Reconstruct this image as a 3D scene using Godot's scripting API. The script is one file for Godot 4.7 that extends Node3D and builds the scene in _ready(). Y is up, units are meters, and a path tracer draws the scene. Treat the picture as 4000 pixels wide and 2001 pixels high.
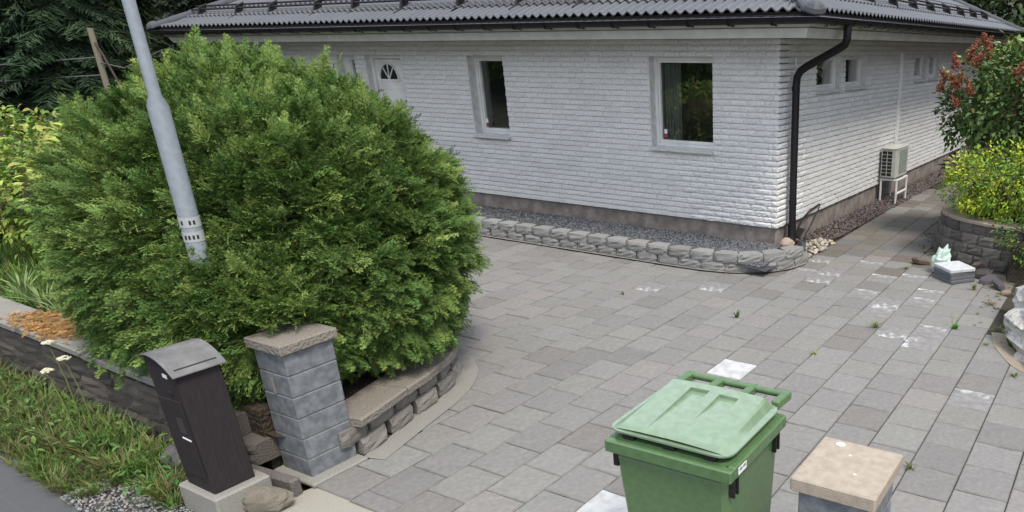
extends Node3D
# A white brick bungalow with a paved driveway, seen from the street. x runs along the long wall, z towards the street, y up.
# The corner of the house is at x = 0, z = 0; the paving is at y = 0.

const CAM := Vector3(4.386, 2.6, 8.94)
var rng := RandomNumberGenerator.new()
var used := {}
var cam_inv: Transform3D

# ------------------------------------------------------------------ mesh builder
class MB:
	var v := PackedVector3Array()
	var n := PackedVector3Array()
	var c := PackedColorArray()
	var t := PackedVector2Array()
	var col := Color(1, 1, 1)
	func tri3(a: Vector3, b: Vector3, d: Vector3, na: Vector3, nb: Vector3, nd: Vector3) -> void:
		v.append(a); v.append(d); v.append(b)
		n.append(na); n.append(nd); n.append(nb)
		for p in [a, d, b]:
			t.append(Vector2(p.x, p.z))
			c.append(col)
	func tri(a: Vector3, b: Vector3, d: Vector3) -> void:
		var nn := (b - a).cross(d - a).normalized()
		tri3(a, b, d, nn, nn, nn)
	func quad(a: Vector3, b: Vector3, d: Vector3, e: Vector3) -> void:
		tri(a, b, d)
		tri(a, d, e)
	func face(pts: Array, mid: Vector3) -> void:   # convex polygon, turned away from mid
		var o := Vector3.ZERO
		for p in pts: o += p
		o /= pts.size()
		var nn: Vector3 = (pts[1] - pts[0]).cross(pts[2] - pts[0])
		var q := pts.duplicate()
		if nn.dot(o - mid) < 0: q.reverse()
		for i in range(1, q.size() - 1): tri(q[0], q[i], q[i + 1])
	func box(m: Vector3, s: Vector3, bv := 0.0, bs := Basis()) -> void:
		hexa(func(p: Vector3) -> Vector3: return m + bs * p, s, bv)
	func hexa(f: Callable, s: Vector3, bv: float) -> void:   # a chamfered box, its points moved by f
		var h := s / 2
		var mid: Vector3 = f.call(Vector3.ZERO)
		if bv <= 0.0:
			for ax in 3:
				for sg in [-1.0, 1.0]:
					var pts := []
					for q in [[-1, -1], [1, -1], [1, 1], [-1, 1]]:
						var p := Vector3.ZERO
						p[ax] = sg * h[ax]; p[(ax + 1) % 3] = q[0] * h[(ax + 1) % 3]; p[(ax + 2) % 3] = q[1] * h[(ax + 2) % 3]
						pts.append(f.call(p))
					face(pts, mid)
			return
		var corner := func(sx: float, sy: float, sz: float, ax: int) -> Vector3:
			var p := Vector3(sx * (h.x - bv), sy * (h.y - bv), sz * (h.z - bv))
			p[ax] = [sx * h.x, sy * h.y, sz * h.z][ax]
			return f.call(p)
		for ax in 3:
			for sg in [-1.0, 1.0]:
				var pts := []
				for q in [[-1.0, -1.0], [1.0, -1.0], [1.0, 1.0], [-1.0, 1.0]]:
					var s3 := [0.0, 0.0, 0.0]
					s3[ax] = sg; s3[(ax + 1) % 3] = q[0]; s3[(ax + 2) % 3] = q[1]
					pts.append(corner.call(s3[0], s3[1], s3[2], ax))
				face(pts, mid)
			var b := (ax + 1) % 3
			var d := (ax + 2) % 3
			for sb in [-1.0, 1.0]:
				for sd in [-1.0, 1.0]:
					var s0 := [0.0, 0.0, 0.0]
					s0[b] = sb; s0[d] = sd
					var s1 := s0.duplicate()
					s0[ax] = -1.0; s1[ax] = 1.0
					face([corner.call(s0[0], s0[1], s0[2], b), corner.call(s1[0], s1[1], s1[2], b), corner.call(s1[0], s1[1], s1[2], d), corner.call(s0[0], s0[1], s0[2], d)], mid)
		for sx in [-1.0, 1.0]:
			for sy in [-1.0, 1.0]:
				for sz in [-1.0, 1.0]:
					face([corner.call(sx, sy, sz, 0), corner.call(sx, sy, sz, 1), corner.call(sx, sy, sz, 2)], mid)
	func tube(pts: Array, radii: Array, sides := 8, caps := true) -> void:
		var rings := []
		var ups := []
		var up := Vector3.UP
		for i in pts.size():
			var d: Vector3 = (pts[mini(i + 1, pts.size() - 1)] - pts[maxi(i - 1, 0)]).normalized()
			if i == 0 and absf(d.dot(up)) > 0.9: up = Vector3.RIGHT
			up = (up - d * up.dot(d)).normalized()
			var side := d.cross(up)
			var ring := []
			var nr := []
			for k in sides:
				var a := TAU * k / sides
				var o := up * cos(a) + side * sin(a)
				nr.append(o)
				ring.append(pts[i] + o * radii[i])
			rings.append(ring)
			ups.append(nr)
		for i in pts.size() - 1:
			for k in sides:
				var k2 := (k + 1) % sides
				tri3(rings[i][k], rings[i][k2], rings[i + 1][k2], ups[i][k], ups[i][k2], ups[i + 1][k2])
				tri3(rings[i][k], rings[i + 1][k2], rings[i + 1][k], ups[i][k], ups[i + 1][k2], ups[i + 1][k])
		if caps:
			for k in sides:
				tri(pts[0], rings[0][(k + 1) % sides], rings[0][k])
				tri(pts[-1], rings[-1][k], rings[-1][(k + 1) % sides])
	func blob(f: Callable, rows := 10, cols := 14) -> void:   # a closed lump: f(direction) -> point
		var g := []
		for i in rows + 1:
			var a := PI * i / rows
			var r := []
			for k in cols: r.append(f.call(Vector3(sin(a) * cos(TAU * k / cols), cos(a), sin(a) * sin(TAU * k / cols))))
			g.append(r)
		for i in rows:
			for k in cols:
				var k2 := (k + 1) % cols
				if i > 0: tri(g[i][k], g[i][k2], g[i + 1][k2])
				if i < rows - 1: tri(g[i][k], g[i + 1][k2], g[i + 1][k])
	func add(o: MB, x: Transform3D, tint := Color(1, 1, 1), stretch := Vector3.ONE) -> void:
		var nb := x.basis.orthonormalized()
		for i in o.v.size():
			v.append(x * (o.v[i] * stretch))
			n.append(nb * o.n[i])
			t.append(o.t[i])
			c.append(o.c[i] * tint)
	func mesh() -> ArrayMesh:
		var a := []
		a.resize(Mesh.ARRAY_MAX)
		a[Mesh.ARRAY_VERTEX] = v; a[Mesh.ARRAY_NORMAL] = n; a[Mesh.ARRAY_COLOR] = c; a[Mesh.ARRAY_TEX_UV] = t
		var m := ArrayMesh.new()
		m.add_surface_from_arrays(Mesh.PRIMITIVE_TRIANGLES, a)
		return m

# ------------------------------------------------------------------ naming and placing
func numbered(called: String, parent: Node) -> String:
	var key := "%d/%s" % [parent.get_instance_id(), called]
	used[key] = used.get(key, -1) + 1
	return called if used[key] == 0 else "%s_%03d" % [called, used[key]]

func part(called: String, m: Variant, mat: Material, parent: Node, at := Transform3D(), label := "") -> MeshInstance3D:
	var o := MeshInstance3D.new()
	o.name = numbered(called, parent)
	o.mesh = m.mesh() if m is MB else m
	o.material_override = mat
	o.transform = at
	parent.add_child(o, true)
	if label: o.set_meta("label", label)
	return o

func tag(o: Node, label: String, category := "", group := "", kind := "") -> Node:
	if label: o.set_meta("label", label)
	if category: o.set_meta("category", category)
	if group: o.set_meta("group", group)
	if kind: o.set_meta("kind", kind)
	return o

func thing(called: String, label: String, category: String, at := Vector3.ZERO, turn := 0.0, group := "") -> Node3D:
	var o := Node3D.new()
	o.name = numbered(called, self)
	add_child(o, true)
	o.position = at
	o.rotation.y = turn
	tag(o, label, category, group)
	return o

func struct(called: String, m: Variant, mat: Material, label := "", kind := "structure") -> MeshInstance3D:
	var o := part(called, m, mat, self)
	tag(o, label, "", "", kind)
	return o

func scatter(called: String, mesh: Mesh, mat: Material, xs: Array, cs: Array, parent: Node, stuff := false) -> MultiMeshInstance3D:
	var mm := MultiMesh.new()
	mm.transform_format = MultiMesh.TRANSFORM_3D
	mm.use_colors = true
	mm.mesh = mesh
	mm.instance_count = xs.size()
	for i in xs.size():
		mm.set_instance_transform(i, xs[i])
		mm.set_instance_color(i, cs[i])
	var o := MultiMeshInstance3D.new()
	o.name = numbered(called, parent)
	o.multimesh = mm
	o.material_override = mat
	parent.add_child(o, true)
	o.set_meta("kind", "stuff")
	return o

func r(a: float, b: float) -> float: return rng.randf_range(a, b)

func jitter(c: Color, amount: float) -> Color:
	var k := 1.0 + r(-amount, amount)
	return Color(c.r * k * (1 + r(-amount, amount) * 0.4), c.g * k, c.b * k * (1 + r(-amount, amount) * 0.4))

func pixel(p: Vector3) -> Vector2:   # where a point falls in the picture; only used to choose which pieces are kept apart
	var q := cam_inv * p
	if q.z > -0.1: return Vector2(-9999, 0)
	return Vector2(737.3 + 741.4 * q.x / -q.z, 346.1 - 741.4 * q.y / -q.z)

func in_view(p: Vector3) -> bool:
	var q := pixel(p)
	return q.x > -15 and q.x < 1039 and q.y > -15 and q.y < 527

# ------------------------------------------------------------------ textures and materials
func noise(seed_: int, freq: float, octaves := 4, kind := FastNoiseLite.TYPE_SIMPLEX_SMOOTH) -> FastNoiseLite:
	var f := FastNoiseLite.new()
	f.seed = seed_; f.frequency = freq; f.fractal_octaves = octaves; f.noise_type = kind
	return f

func grain(seed_: int, freq: float, lo: float, hi: float, octaves := 4, size := 256, power := 1.0, kind := FastNoiseLite.TYPE_SIMPLEX_SMOOTH, tone := Color(1, 1, 1)) -> ImageTexture:
	var im := noise(seed_, freq, octaves, kind).get_seamless_image(size, size)
	im.convert(Image.FORMAT_RGB8)
	for y in size:
		for x in size:
			var g := lerpf(lo, hi, pow(im.get_pixel(x, y).r, power))
			var w := (1.0 - g)
			im.set_pixel(x, y, Color(g, g, g).lerp(Color(g * tone.r, g * tone.g, g * tone.b), w))
	return ImageTexture.create_from_image(im)

func riven() -> ImageTexture:   # slate-like surface: fine grain, worn patches and thin wandering dark lines
	var size := 512
	var a := noise(61, 0.012, 4).get_seamless_image(size, size)
	var b := noise(62, 0.22, 2).get_seamless_image(size, size)
	var c := noise(63, 0.03, 4).get_seamless_image(size, size)
	var im := Image.create(size, size, false, Image.FORMAT_RGB8)
	for y in size:
		for x in size:
			var l := absf(a.get_pixel(x, y).r - 0.5)
			var line := 1.0 - smoothstep(0.0, 0.012, l) * 1.0
			var gate := smoothstep(0.45, 0.62, c.get_pixel(x, y).r)
			var g := 0.86 + 0.12 * c.get_pixel(x, y).r + 0.10 * (b.get_pixel(x, y).r - 0.5) - 0.13 * line * gate
			im.set_pixel(x, y, Color(g, g, g * 0.995))
	return ImageTexture.create_from_image(im)

func mat(col: Color, rough := 0.85, tex: Texture2D = null, scale := 1.0, bump: Texture2D = null, bump_cm := 0.0) -> StandardMaterial3D:
	var m := StandardMaterial3D.new()
	m.albedo_color = col.linear_to_srgb()
	m.roughness = rough
	m.vertex_color_use_as_albedo = true
	m.metallic_specular = 0.4
	if tex:
		m.albedo_texture = tex
	if bump:
		m.heightmap_enabled = true
		m.heightmap_texture = bump
		m.heightmap_scale = bump_cm
	if tex or bump:
		m.uv1_triplanar = true
		m.uv1_world_triplanar = true
		m.uv1_scale = Vector3.ONE * scale
	return m

func leafy(col: Color, through := 0.5, rough := 0.6) -> StandardMaterial3D:
	var m := mat(col, rough)
	m.cull_mode = BaseMaterial3D.CULL_DISABLED
	m.backlight_enabled = true
	m.backlight = Color(through, through, through * 0.6)
	m.metallic_specular = 0.25
	return m

var T := {}
var M := {}
func make_materials() -> void:
	T.speckle = grain(3, 0.09, 0.85, 1.0, 3)
	T.patch = grain(4, 0.02, 0.87, 1.0, 6)
	T.blotch = grain(5, 0.02, 0.72, 1.0, 6, 256, 1.1)
	T.coarse = grain(6, 0.16, 0.66, 1.0, 3)
	T.rough = grain(7, 0.05, 0.0, 1.0, 4)
	T.slate = grain(8, 0.016, 0.0, 1.0, 5, 256, 1.0, FastNoiseLite.TYPE_PERLIN)
	T.riven = riven()
	T.fine = grain(9, 0.2, 0.0, 1.0, 3)
	M.white_brick = mat(Color(0.81, 0.805, 0.80), 0.7, T.speckle, 1.1, T.fine, 0.35)
	M.mortar = mat(Color(0.68, 0.67, 0.655), 0.85, T.patch, 1.3, T.fine, 0.3)
	M.plinth = mat(Color(0.31, 0.27, 0.245), 0.9, T.blotch, 0.9, T.rough, 0.3)
	M.white_wood = mat(Color(0.66, 0.66, 0.63), 0.55, T.patch, 0.7)
	M.white_frame = mat(Color(0.82, 0.82, 0.80), 0.35, T.patch, 0.4)
	M.sill = mat(Color(0.62, 0.64, 0.63), 0.35, T.patch, 0.8)
	M.black_steel = mat(Color(0.009, 0.008, 0.010), 0.5)
	M.gutter_lip = mat(Color(0.009, 0.008, 0.010), 0.18)
	M.gutter_lip.metallic_specular = 0.9
	M.tile = mat(Color(0.062, 0.061, 0.066), 0.24, T.patch, 1.4, T.fine, 0.12)
	M.tile.metallic_specular = 0.95
	M.roof_under = mat(Color(0.02, 0.018, 0.02), 0.9)
	M.hip = mat(Color(0.075, 0.078, 0.088), 0.45, T.patch, 1.3, T.fine, 0.15)
	M.glass = StandardMaterial3D.new()
	M.glass.albedo_color = Color(0.2, 0.24, 0.22, 0.03)
	M.glass.transparency = BaseMaterial3D.TRANSPARENCY_ALPHA
	M.glass.roughness = 0.02
	M.glass.metallic_specular = 1.0
	M.curtain = leafy(Color(0.11, 0.13, 0.12), 0.3, 0.9)
	M.red = mat(Color(0.32, 0.06, 0.045), 0.6)
	M.paper = mat(Color(0.75, 0.75, 0.78), 0.5)
	M.paver = mat(Color(1.0, 1.0, 1.0), 0.88, T.riven, 1.3, T.slate, 1.0)
	M.joint = mat(Color(0.07, 0.062, 0.05), 0.95, T.coarse, 3.0, T.rough, 0.6)
	M.block = mat(Color(1, 1, 1), 0.95, T.coarse, 4.0, T.rough, 0.55)
	M.block_smooth = mat(Color(0.215, 0.23, 0.25), 0.85, T.blotch, 2.2, T.fine, 0.25)
	M.cap_brown = mat(Color(0.315, 0.28, 0.24), 0.92, T.coarse, 2.6, T.rough, 0.9)
	M.cap_tan = mat(Color(0.395, 0.335, 0.27), 0.85, T.patch, 3.0, T.fine, 0.3)
	M.concrete = mat(Color(0.295, 0.283, 0.26), 0.92, T.speckle, 2.5, T.fine, 0.5)
	M.sandy = mat(Color(0.52, 0.49, 0.42), 0.93, T.coarse, 4.0, T.fine, 0.5)
	M.asphalt = mat(Color(0.19, 0.193, 0.205), 0.9, T.coarse, 5.0, T.fine, 0.7)
	M.soil = mat(Color(0.075, 0.055, 0.04), 0.98, T.coarse, 1.6, T.rough, 2.0)
	M.earth = mat(Color(0.05, 0.055, 0.03), 0.98, T.blotch, 0.3, T.rough, 2.0)
	M.gravel_bed = mat(Color(0.12, 0.12, 0.125), 0.95, T.coarse, 5.0, T.rough, 1.5)
	M.stone = mat(Color(1, 1, 1), 0.85, T.speckle, 3.0, T.fine, 0.4)
	M.rock = mat(Color(0.62, 0.60, 0.57), 0.92, T.coarse, 0.9, T.rough, 4.0)
	M.zinc = mat(Color(0.33, 0.365, 0.41), 0.45, T.patch, 3.0)
	M.zinc.metallic = 0.15
	M.tin = mat(Color(0.19, 0.187, 0.187), 0.55, T.blotch, 1.5)
	M.dark_wood = mat(Color(0.026, 0.02, 0.022), 0.7, T.patch, 1.0, T.rough, 0.4)
	M.dark_wood.uv1_scale = Vector3(9, 0.7, 9)
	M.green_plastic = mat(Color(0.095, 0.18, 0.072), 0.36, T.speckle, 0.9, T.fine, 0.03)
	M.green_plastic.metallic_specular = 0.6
	M.sky_paled_lid = mat(Color(0.20, 0.29, 0.185), 0.16, T.speckle, 0.7, T.fine, 0.02)  # paler than the body: the sky's reflection is put into the lid colour
	M.sky_paled_lid.metallic_specular = 0.95
	M.black_plastic = mat(Color(0.012, 0.014, 0.012), 0.5)
	M.pump = mat(Color(0.50, 0.515, 0.47), 0.5, T.patch, 1.0)
	M.pump_panel = mat(Color(0.19, 0.235, 0.205), 0.6, T.patch, 1.0)
	M.bark = mat(Color(0.085, 0.062, 0.048), 0.95, T.coarse, 2.0, T.rough, 2.0)
	M.pole_wood = mat(Color(0.30, 0.27, 0.20), 0.9, T.coarse, 1.5)
	M.thuja = leafy(Color(1, 1, 1), 0.35)
	M.leaf = leafy(Color(1, 1, 1), 0.5, 0.5)
	M.needle = leafy(Color(1, 1, 1), 0.25, 0.7)
	M.flower = leafy(Color(1, 1, 1), 0.5, 0.9)
	M.twigs = mat(Color(0.15, 0.12, 0.075), 0.95, T.coarse, 2.0, T.rough, 3.0)
	M.plastic_bag = StandardMaterial3D.new()
	M.plastic_bag.albedo_color = Color(0.82, 0.90, 0.86, 0.75)
	M.plastic_bag.transparency = BaseMaterial3D.TRANSPARENCY_ALPHA
	M.plastic_bag.roughness = 0.4
	M.plastic_bag.cull_mode = BaseMaterial3D.CULL_DISABLED

func salted(seed_: int, side: int, strength: float) -> StandardMaterial3D:   # a paver with a lime bloom along one edge or all over
	var size := 128
	var f := noise(seed_, 0.03, 5)
	var f2 := noise(seed_ + 9, 0.25, 2)
	var im := Image.create(size, size, false, Image.FORMAT_RGB8)
	for y in size:
		for x in size:
			var u := float(x) / size
			var w := float(y) / size
			var d: float = [u, w, 1 - u, 1 - w, 0.0][side]
			var a := f.get_noise_2d(x * 0.8, y * 0.8) * 0.5 + f2.get_noise_2d(x, y) * 0.20
			var k := smoothstep(-0.1, 0.75, a * 2.2 + (0.20 - d) * 1.6) * strength if side < 4 else (0.55 + 0.45 * smoothstep(-0.25, 0.3, a + 0.1)) * strength
			var base := 0.195 + f.get_noise_2d(x + 90, y) * 0.05 + f2.get_noise_2d(x + 300, y) * 0.04
			im.set_pixel(x, y, Color(base * 1.015, base * 0.98, base * 0.965).lerp(Color(0.55, 0.56, 0.575), clampf(k, 0, 1)).linear_to_srgb())
	var m := StandardMaterial3D.new()
	m.albedo_texture = ImageTexture.create_from_image(im)
	m.roughness = 0.9
	m.uv1_scale = Vector3(1 / 0.34, 1 / 0.35, 1)
	m.uv1_offset = Vector3(0.5, 0.5, 0)
	return m

# ------------------------------------------------------------------ the start: camera, sky, light, exposure; then everything else
func _ready() -> void:
	rng.seed = 20
	var cam := Camera3D.new()
	cam.name = "camera"
	add_child(cam)
	cam.position = CAM
	cam.rotation_degrees = Vector3(-21.8, 29.2, 0)
	cam.near = 0.1
	cam.far = 400.0
	cam.projection = Camera3D.PROJECTION_FRUSTUM
	cam.size = 0.1 * 512.0 / 741.4
	cam.frustum_offset = Vector2(0.1 * (512.0 - 737.3) / 741.4, 0.1 * (346.1 - 256.0) / 741.4)
	cam.current = true
	cam_inv = cam.transform.affine_inverse()

	var env := Environment.new()
	env.background_mode = Environment.BG_SKY
	var sm := ProceduralSkyMaterial.new()
	sm.sky_top_color = Color(0.84, 0.875, 0.935)
	sm.sky_horizon_color = Color(0.88, 0.90, 0.935)
	sm.sky_curve = 0.2
	sm.ground_horizon_color = Color(0.45, 0.47, 0.45)
	sm.ground_bottom_color = Color(0.2, 0.21, 0.2)
	sm.sun_angle_max = 0.0
	var sky := Sky.new()
	sky.sky_material = sm
	env.sky = sky
	env.background_energy_multiplier = 1.0
	env.tonemap_mode = Environment.TONE_MAPPER_LINEAR
	env.tonemap_exposure = 1.9
	env.sdfgi_enabled = true
	env.ssao_enabled = true
	env.ssil_enabled = true
	var we := WorldEnvironment.new()
	we.name = "world_environment"
	we.environment = env
	add_child(we)
	var sun := DirectionalLight3D.new()
	sun.name = "sun"
	sun.light_energy = 0.65
	sun.light_color = Color(1.0, 0.97, 0.92)
	sun.light_angular_distance = 16.0
	sun.shadow_enabled = true
	add_child(sun)
	sun.look_at_from_position(Vector3(7, 13, 3.5), Vector3.ZERO)

	make_materials()
	make_ground()
	make_driveway()
	make_house()
	make_walls()
	make_hedge()
	make_street_things()
	make_bin()
	make_right_side()
	make_small_plants()
	make_background()

# ------------------------------------------------------------------ ground, road, beds
func sheet(poly: Array, y: float, bumps := 0.0, step := 0.0) -> MB:
	var m := MB.new()
	var pk := PackedVector2Array(poly)
	var idx := Geometry2D.triangulate_polygon(pk)
	for i in range(0, idx.size(), 3):
		var q := [pk[idx[i]], pk[idx[i + 1]], pk[idx[i + 2]]]
		if (q[1] - q[0]).cross(q[2] - q[0]) > 0: q.reverse()
		m.tri(Vector3(q[0].x, y, q[0].y), Vector3(q[1].x, y, q[1].y), Vector3(q[2].x, y, q[2].y))
	return m

func height_grid(x0: float, x1: float, z0: float, z1: float, nx: int, nz: int, f: Callable) -> MB:
	var m := MB.new()
	for i in nx:
		for k in nz:
			var q := []
			for d in [[0, 0], [0, 1], [1, 1], [1, 0]]:
				var x := lerpf(x0, x1, float(i + d[0]) / nx)
				var z := lerpf(z0, z1, float(k + d[1]) / nz)
				q.append(Vector3(x, f.call(x, z), z))
			m.quad(q[0], q[1], q[2], q[3])
	return m

func make_ground() -> void:
	var m := height_grid(-140, 140, -140, 140, 40, 40, func(x: float, z: float) -> float:
		var d := maxf(0.0, maxf(-x - 16.0, -z - 16.0))
		return -0.075 + minf(d * 0.16, 14.0) + (sin(x * 0.31) * sin(z * 0.27) * 0.5 if d > 8 else 0.0))
	struct("ground", m, M.earth, "dark earth and grass of the plot and the wooded rise behind the house")
	struct("road", sheet([Vector2(-100, 7.46), Vector2(100, 7.46), Vector2(100, 14), Vector2(-100, 14)], -0.05), M.asphalt, "grey asphalt road along the plot")
	struct("concrete_apron", sheet([Vector2(-0.42, 7.46), Vector2(-0.25, 7.12), Vector2(0.0, 6.78), Vector2(0.02, 6.66), Vector2(5.8, 6.6), Vector2(6.4, 7.46)], -0.012), M.sandy, "pale sandy strip between driveway and road")
	var gv := height_grid(-1.3, 0.05, 6.86, 7.5, 20, 10, func(x: float, z: float) -> float: return -0.03 + 0.012 * sin(x * 17) * sin(z * 23))
	struct("gravel_shoulder", gv, M.gravel_bed, "fine grey gravel around the letter box")
	var stones := []
	var sc := []
	var pebble := MB.new()
	pebble.blob(func(d: Vector3) -> Vector3: return d * Vector3(1, 0.6, 0.8) * (1 + 0.25 * sin(d.x * 5 + d.z * 4)), 4, 6)
	for i in 2600:
		var p := Vector3(r(-1.3, 0.3), -0.02, r(7.0, 7.55))
		stones.append(Transform3D(Basis.from_euler(Vector3(r(-1, 1), r(0, 6), r(-1, 1))) * r(0.004, 0.012), p))
		sc.append(jitter(Color(0.3, 0.29, 0.28), 0.35))
	scatter("loose_grit", pebble.mesh(), M.stone, stones, sc, self, true).set_meta("label", "loose grit lying along the road edge")
	# beds
	struct("planting_bed", sheet([Vector2(-0.1, 6.6), Vector2(-0.25, 5.85), Vector2(-0.5, 5.2), Vector2(-0.75, 4.95), Vector2(-1.6, 4.5), Vector2(-2.5, 4.08), Vector2(-4, 3.65), Vector2(-10, 3.5), Vector2(-10, 6.7), Vector2(-0.3, 6.7)], 0.27), M.soil, "brown soil under the clipped conifer")
	var gb := height_grid(-12.4, 0.42, -0.1, 1.14, 120, 12, func(x: float, z: float) -> float: return (0.115 if x < 0.1 else 0.115 - (x - 0.1) * 0.1) + 0.012 * sin(x * 31) * sin(z * 37))
	struct("gravel_bed", gb, M.gravel_bed, "dark grey gravel between the house plinth and the low block wall")
	var gs := []
	var gc := []
	for i in 9000:
		var p := Vector3(-6.5 + 6.85 * sqrt(rng.randf()), 0.122, r(0.0, 1.1))
		gs.append(Transform3D(Basis.from_euler(Vector3(r(-1, 1), r(0, 6), r(-1, 1))) * r(0.008, 0.017), p))
		gc.append(jitter(Color(0.15, 0.155, 0.17), 0.5))
	var g1 := scatter("gravel_chips", pebble.mesh(), M.stone, gs, gc, self, true)
	g1.set_meta("label", "dark gravel chips in the bed by the long wall")
	var sg := height_grid(0.0, 0.42, -11.4, -0.1, 4, 80, func(x: float, z: float) -> float: return 0.0 + 0.02 * sin(z * 9) * sin(x * 20) + (0.4 - x) * 0.12)
	struct("side_gravel_bed", sg, M.soil, "dirty gravel strip between side wall and slab path")
	gs = []
	gc = []
	for i in 4500:
		var p := Vector3(r(0.0, 0.42), 0.0, r(-9, 0.0))
		p.y = 0.02 + (0.4 - p.x) * 0.12
		gs.append(Transform3D(Basis.from_euler(Vector3(r(-1, 1), r(0, 6), r(-1, 1))) * r(0.007, 0.018), p))
		gc.append(jitter(Color(0.17, 0.14, 0.14), 0.45))
	scatter("side_gravel", pebble.mesh(), M.stone, gs, gc, self, true).set_meta("label", "brownish gravel along the side wall")

# ------------------------------------------------------------------ paving
func edge_x(z: float) -> float:   # the right edge of the paving
	var pts := [Vector2(1.40, -9), Vector2(1.46, -3.9), Vector2(1.60, -2.5), Vector2(1.72, -1.6), Vector2(1.84, -1.2), Vector2(2.03, -0.95), Vector2(2.33, -0.75), Vector2(3.02, -0.45), Vector2(3.2, 0.9), Vector2(3.3, 1.8), Vector2(3.6, 2.3), Vector2(4.1, 2.8), Vector2(6.4, 3.6), Vector2(6.4, 9)]
	for i in pts.size() - 1:
		if z <= pts[i + 1].y: return lerpf(pts[i].x, pts[i + 1].x, clampf((z - pts[i].y) / (pts[i + 1].y - pts[i].y), 0, 1))
	return 6.4

func left_edge_z(x: float) -> float:   # pavers lie between the house bed and the planted bed
	var pts := [Vector2(-9, 3.55), Vector2(-4, 3.62), Vector2(-2.5, 4.0), Vector2(-1.6, 4.45), Vector2(-0.9, 4.82), Vector2(-0.45, 5.15), Vector2(-0.15, 6.0), Vector2(0.0, 6.82)]
	for i in pts.size() - 1:
		if x <= pts[i + 1].x: return lerpf(pts[i].y, pts[i + 1].y, clampf((x - pts[i].x) / (pts[i + 1].x - pts[i].x), 0, 1))
	return 6.82

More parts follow.
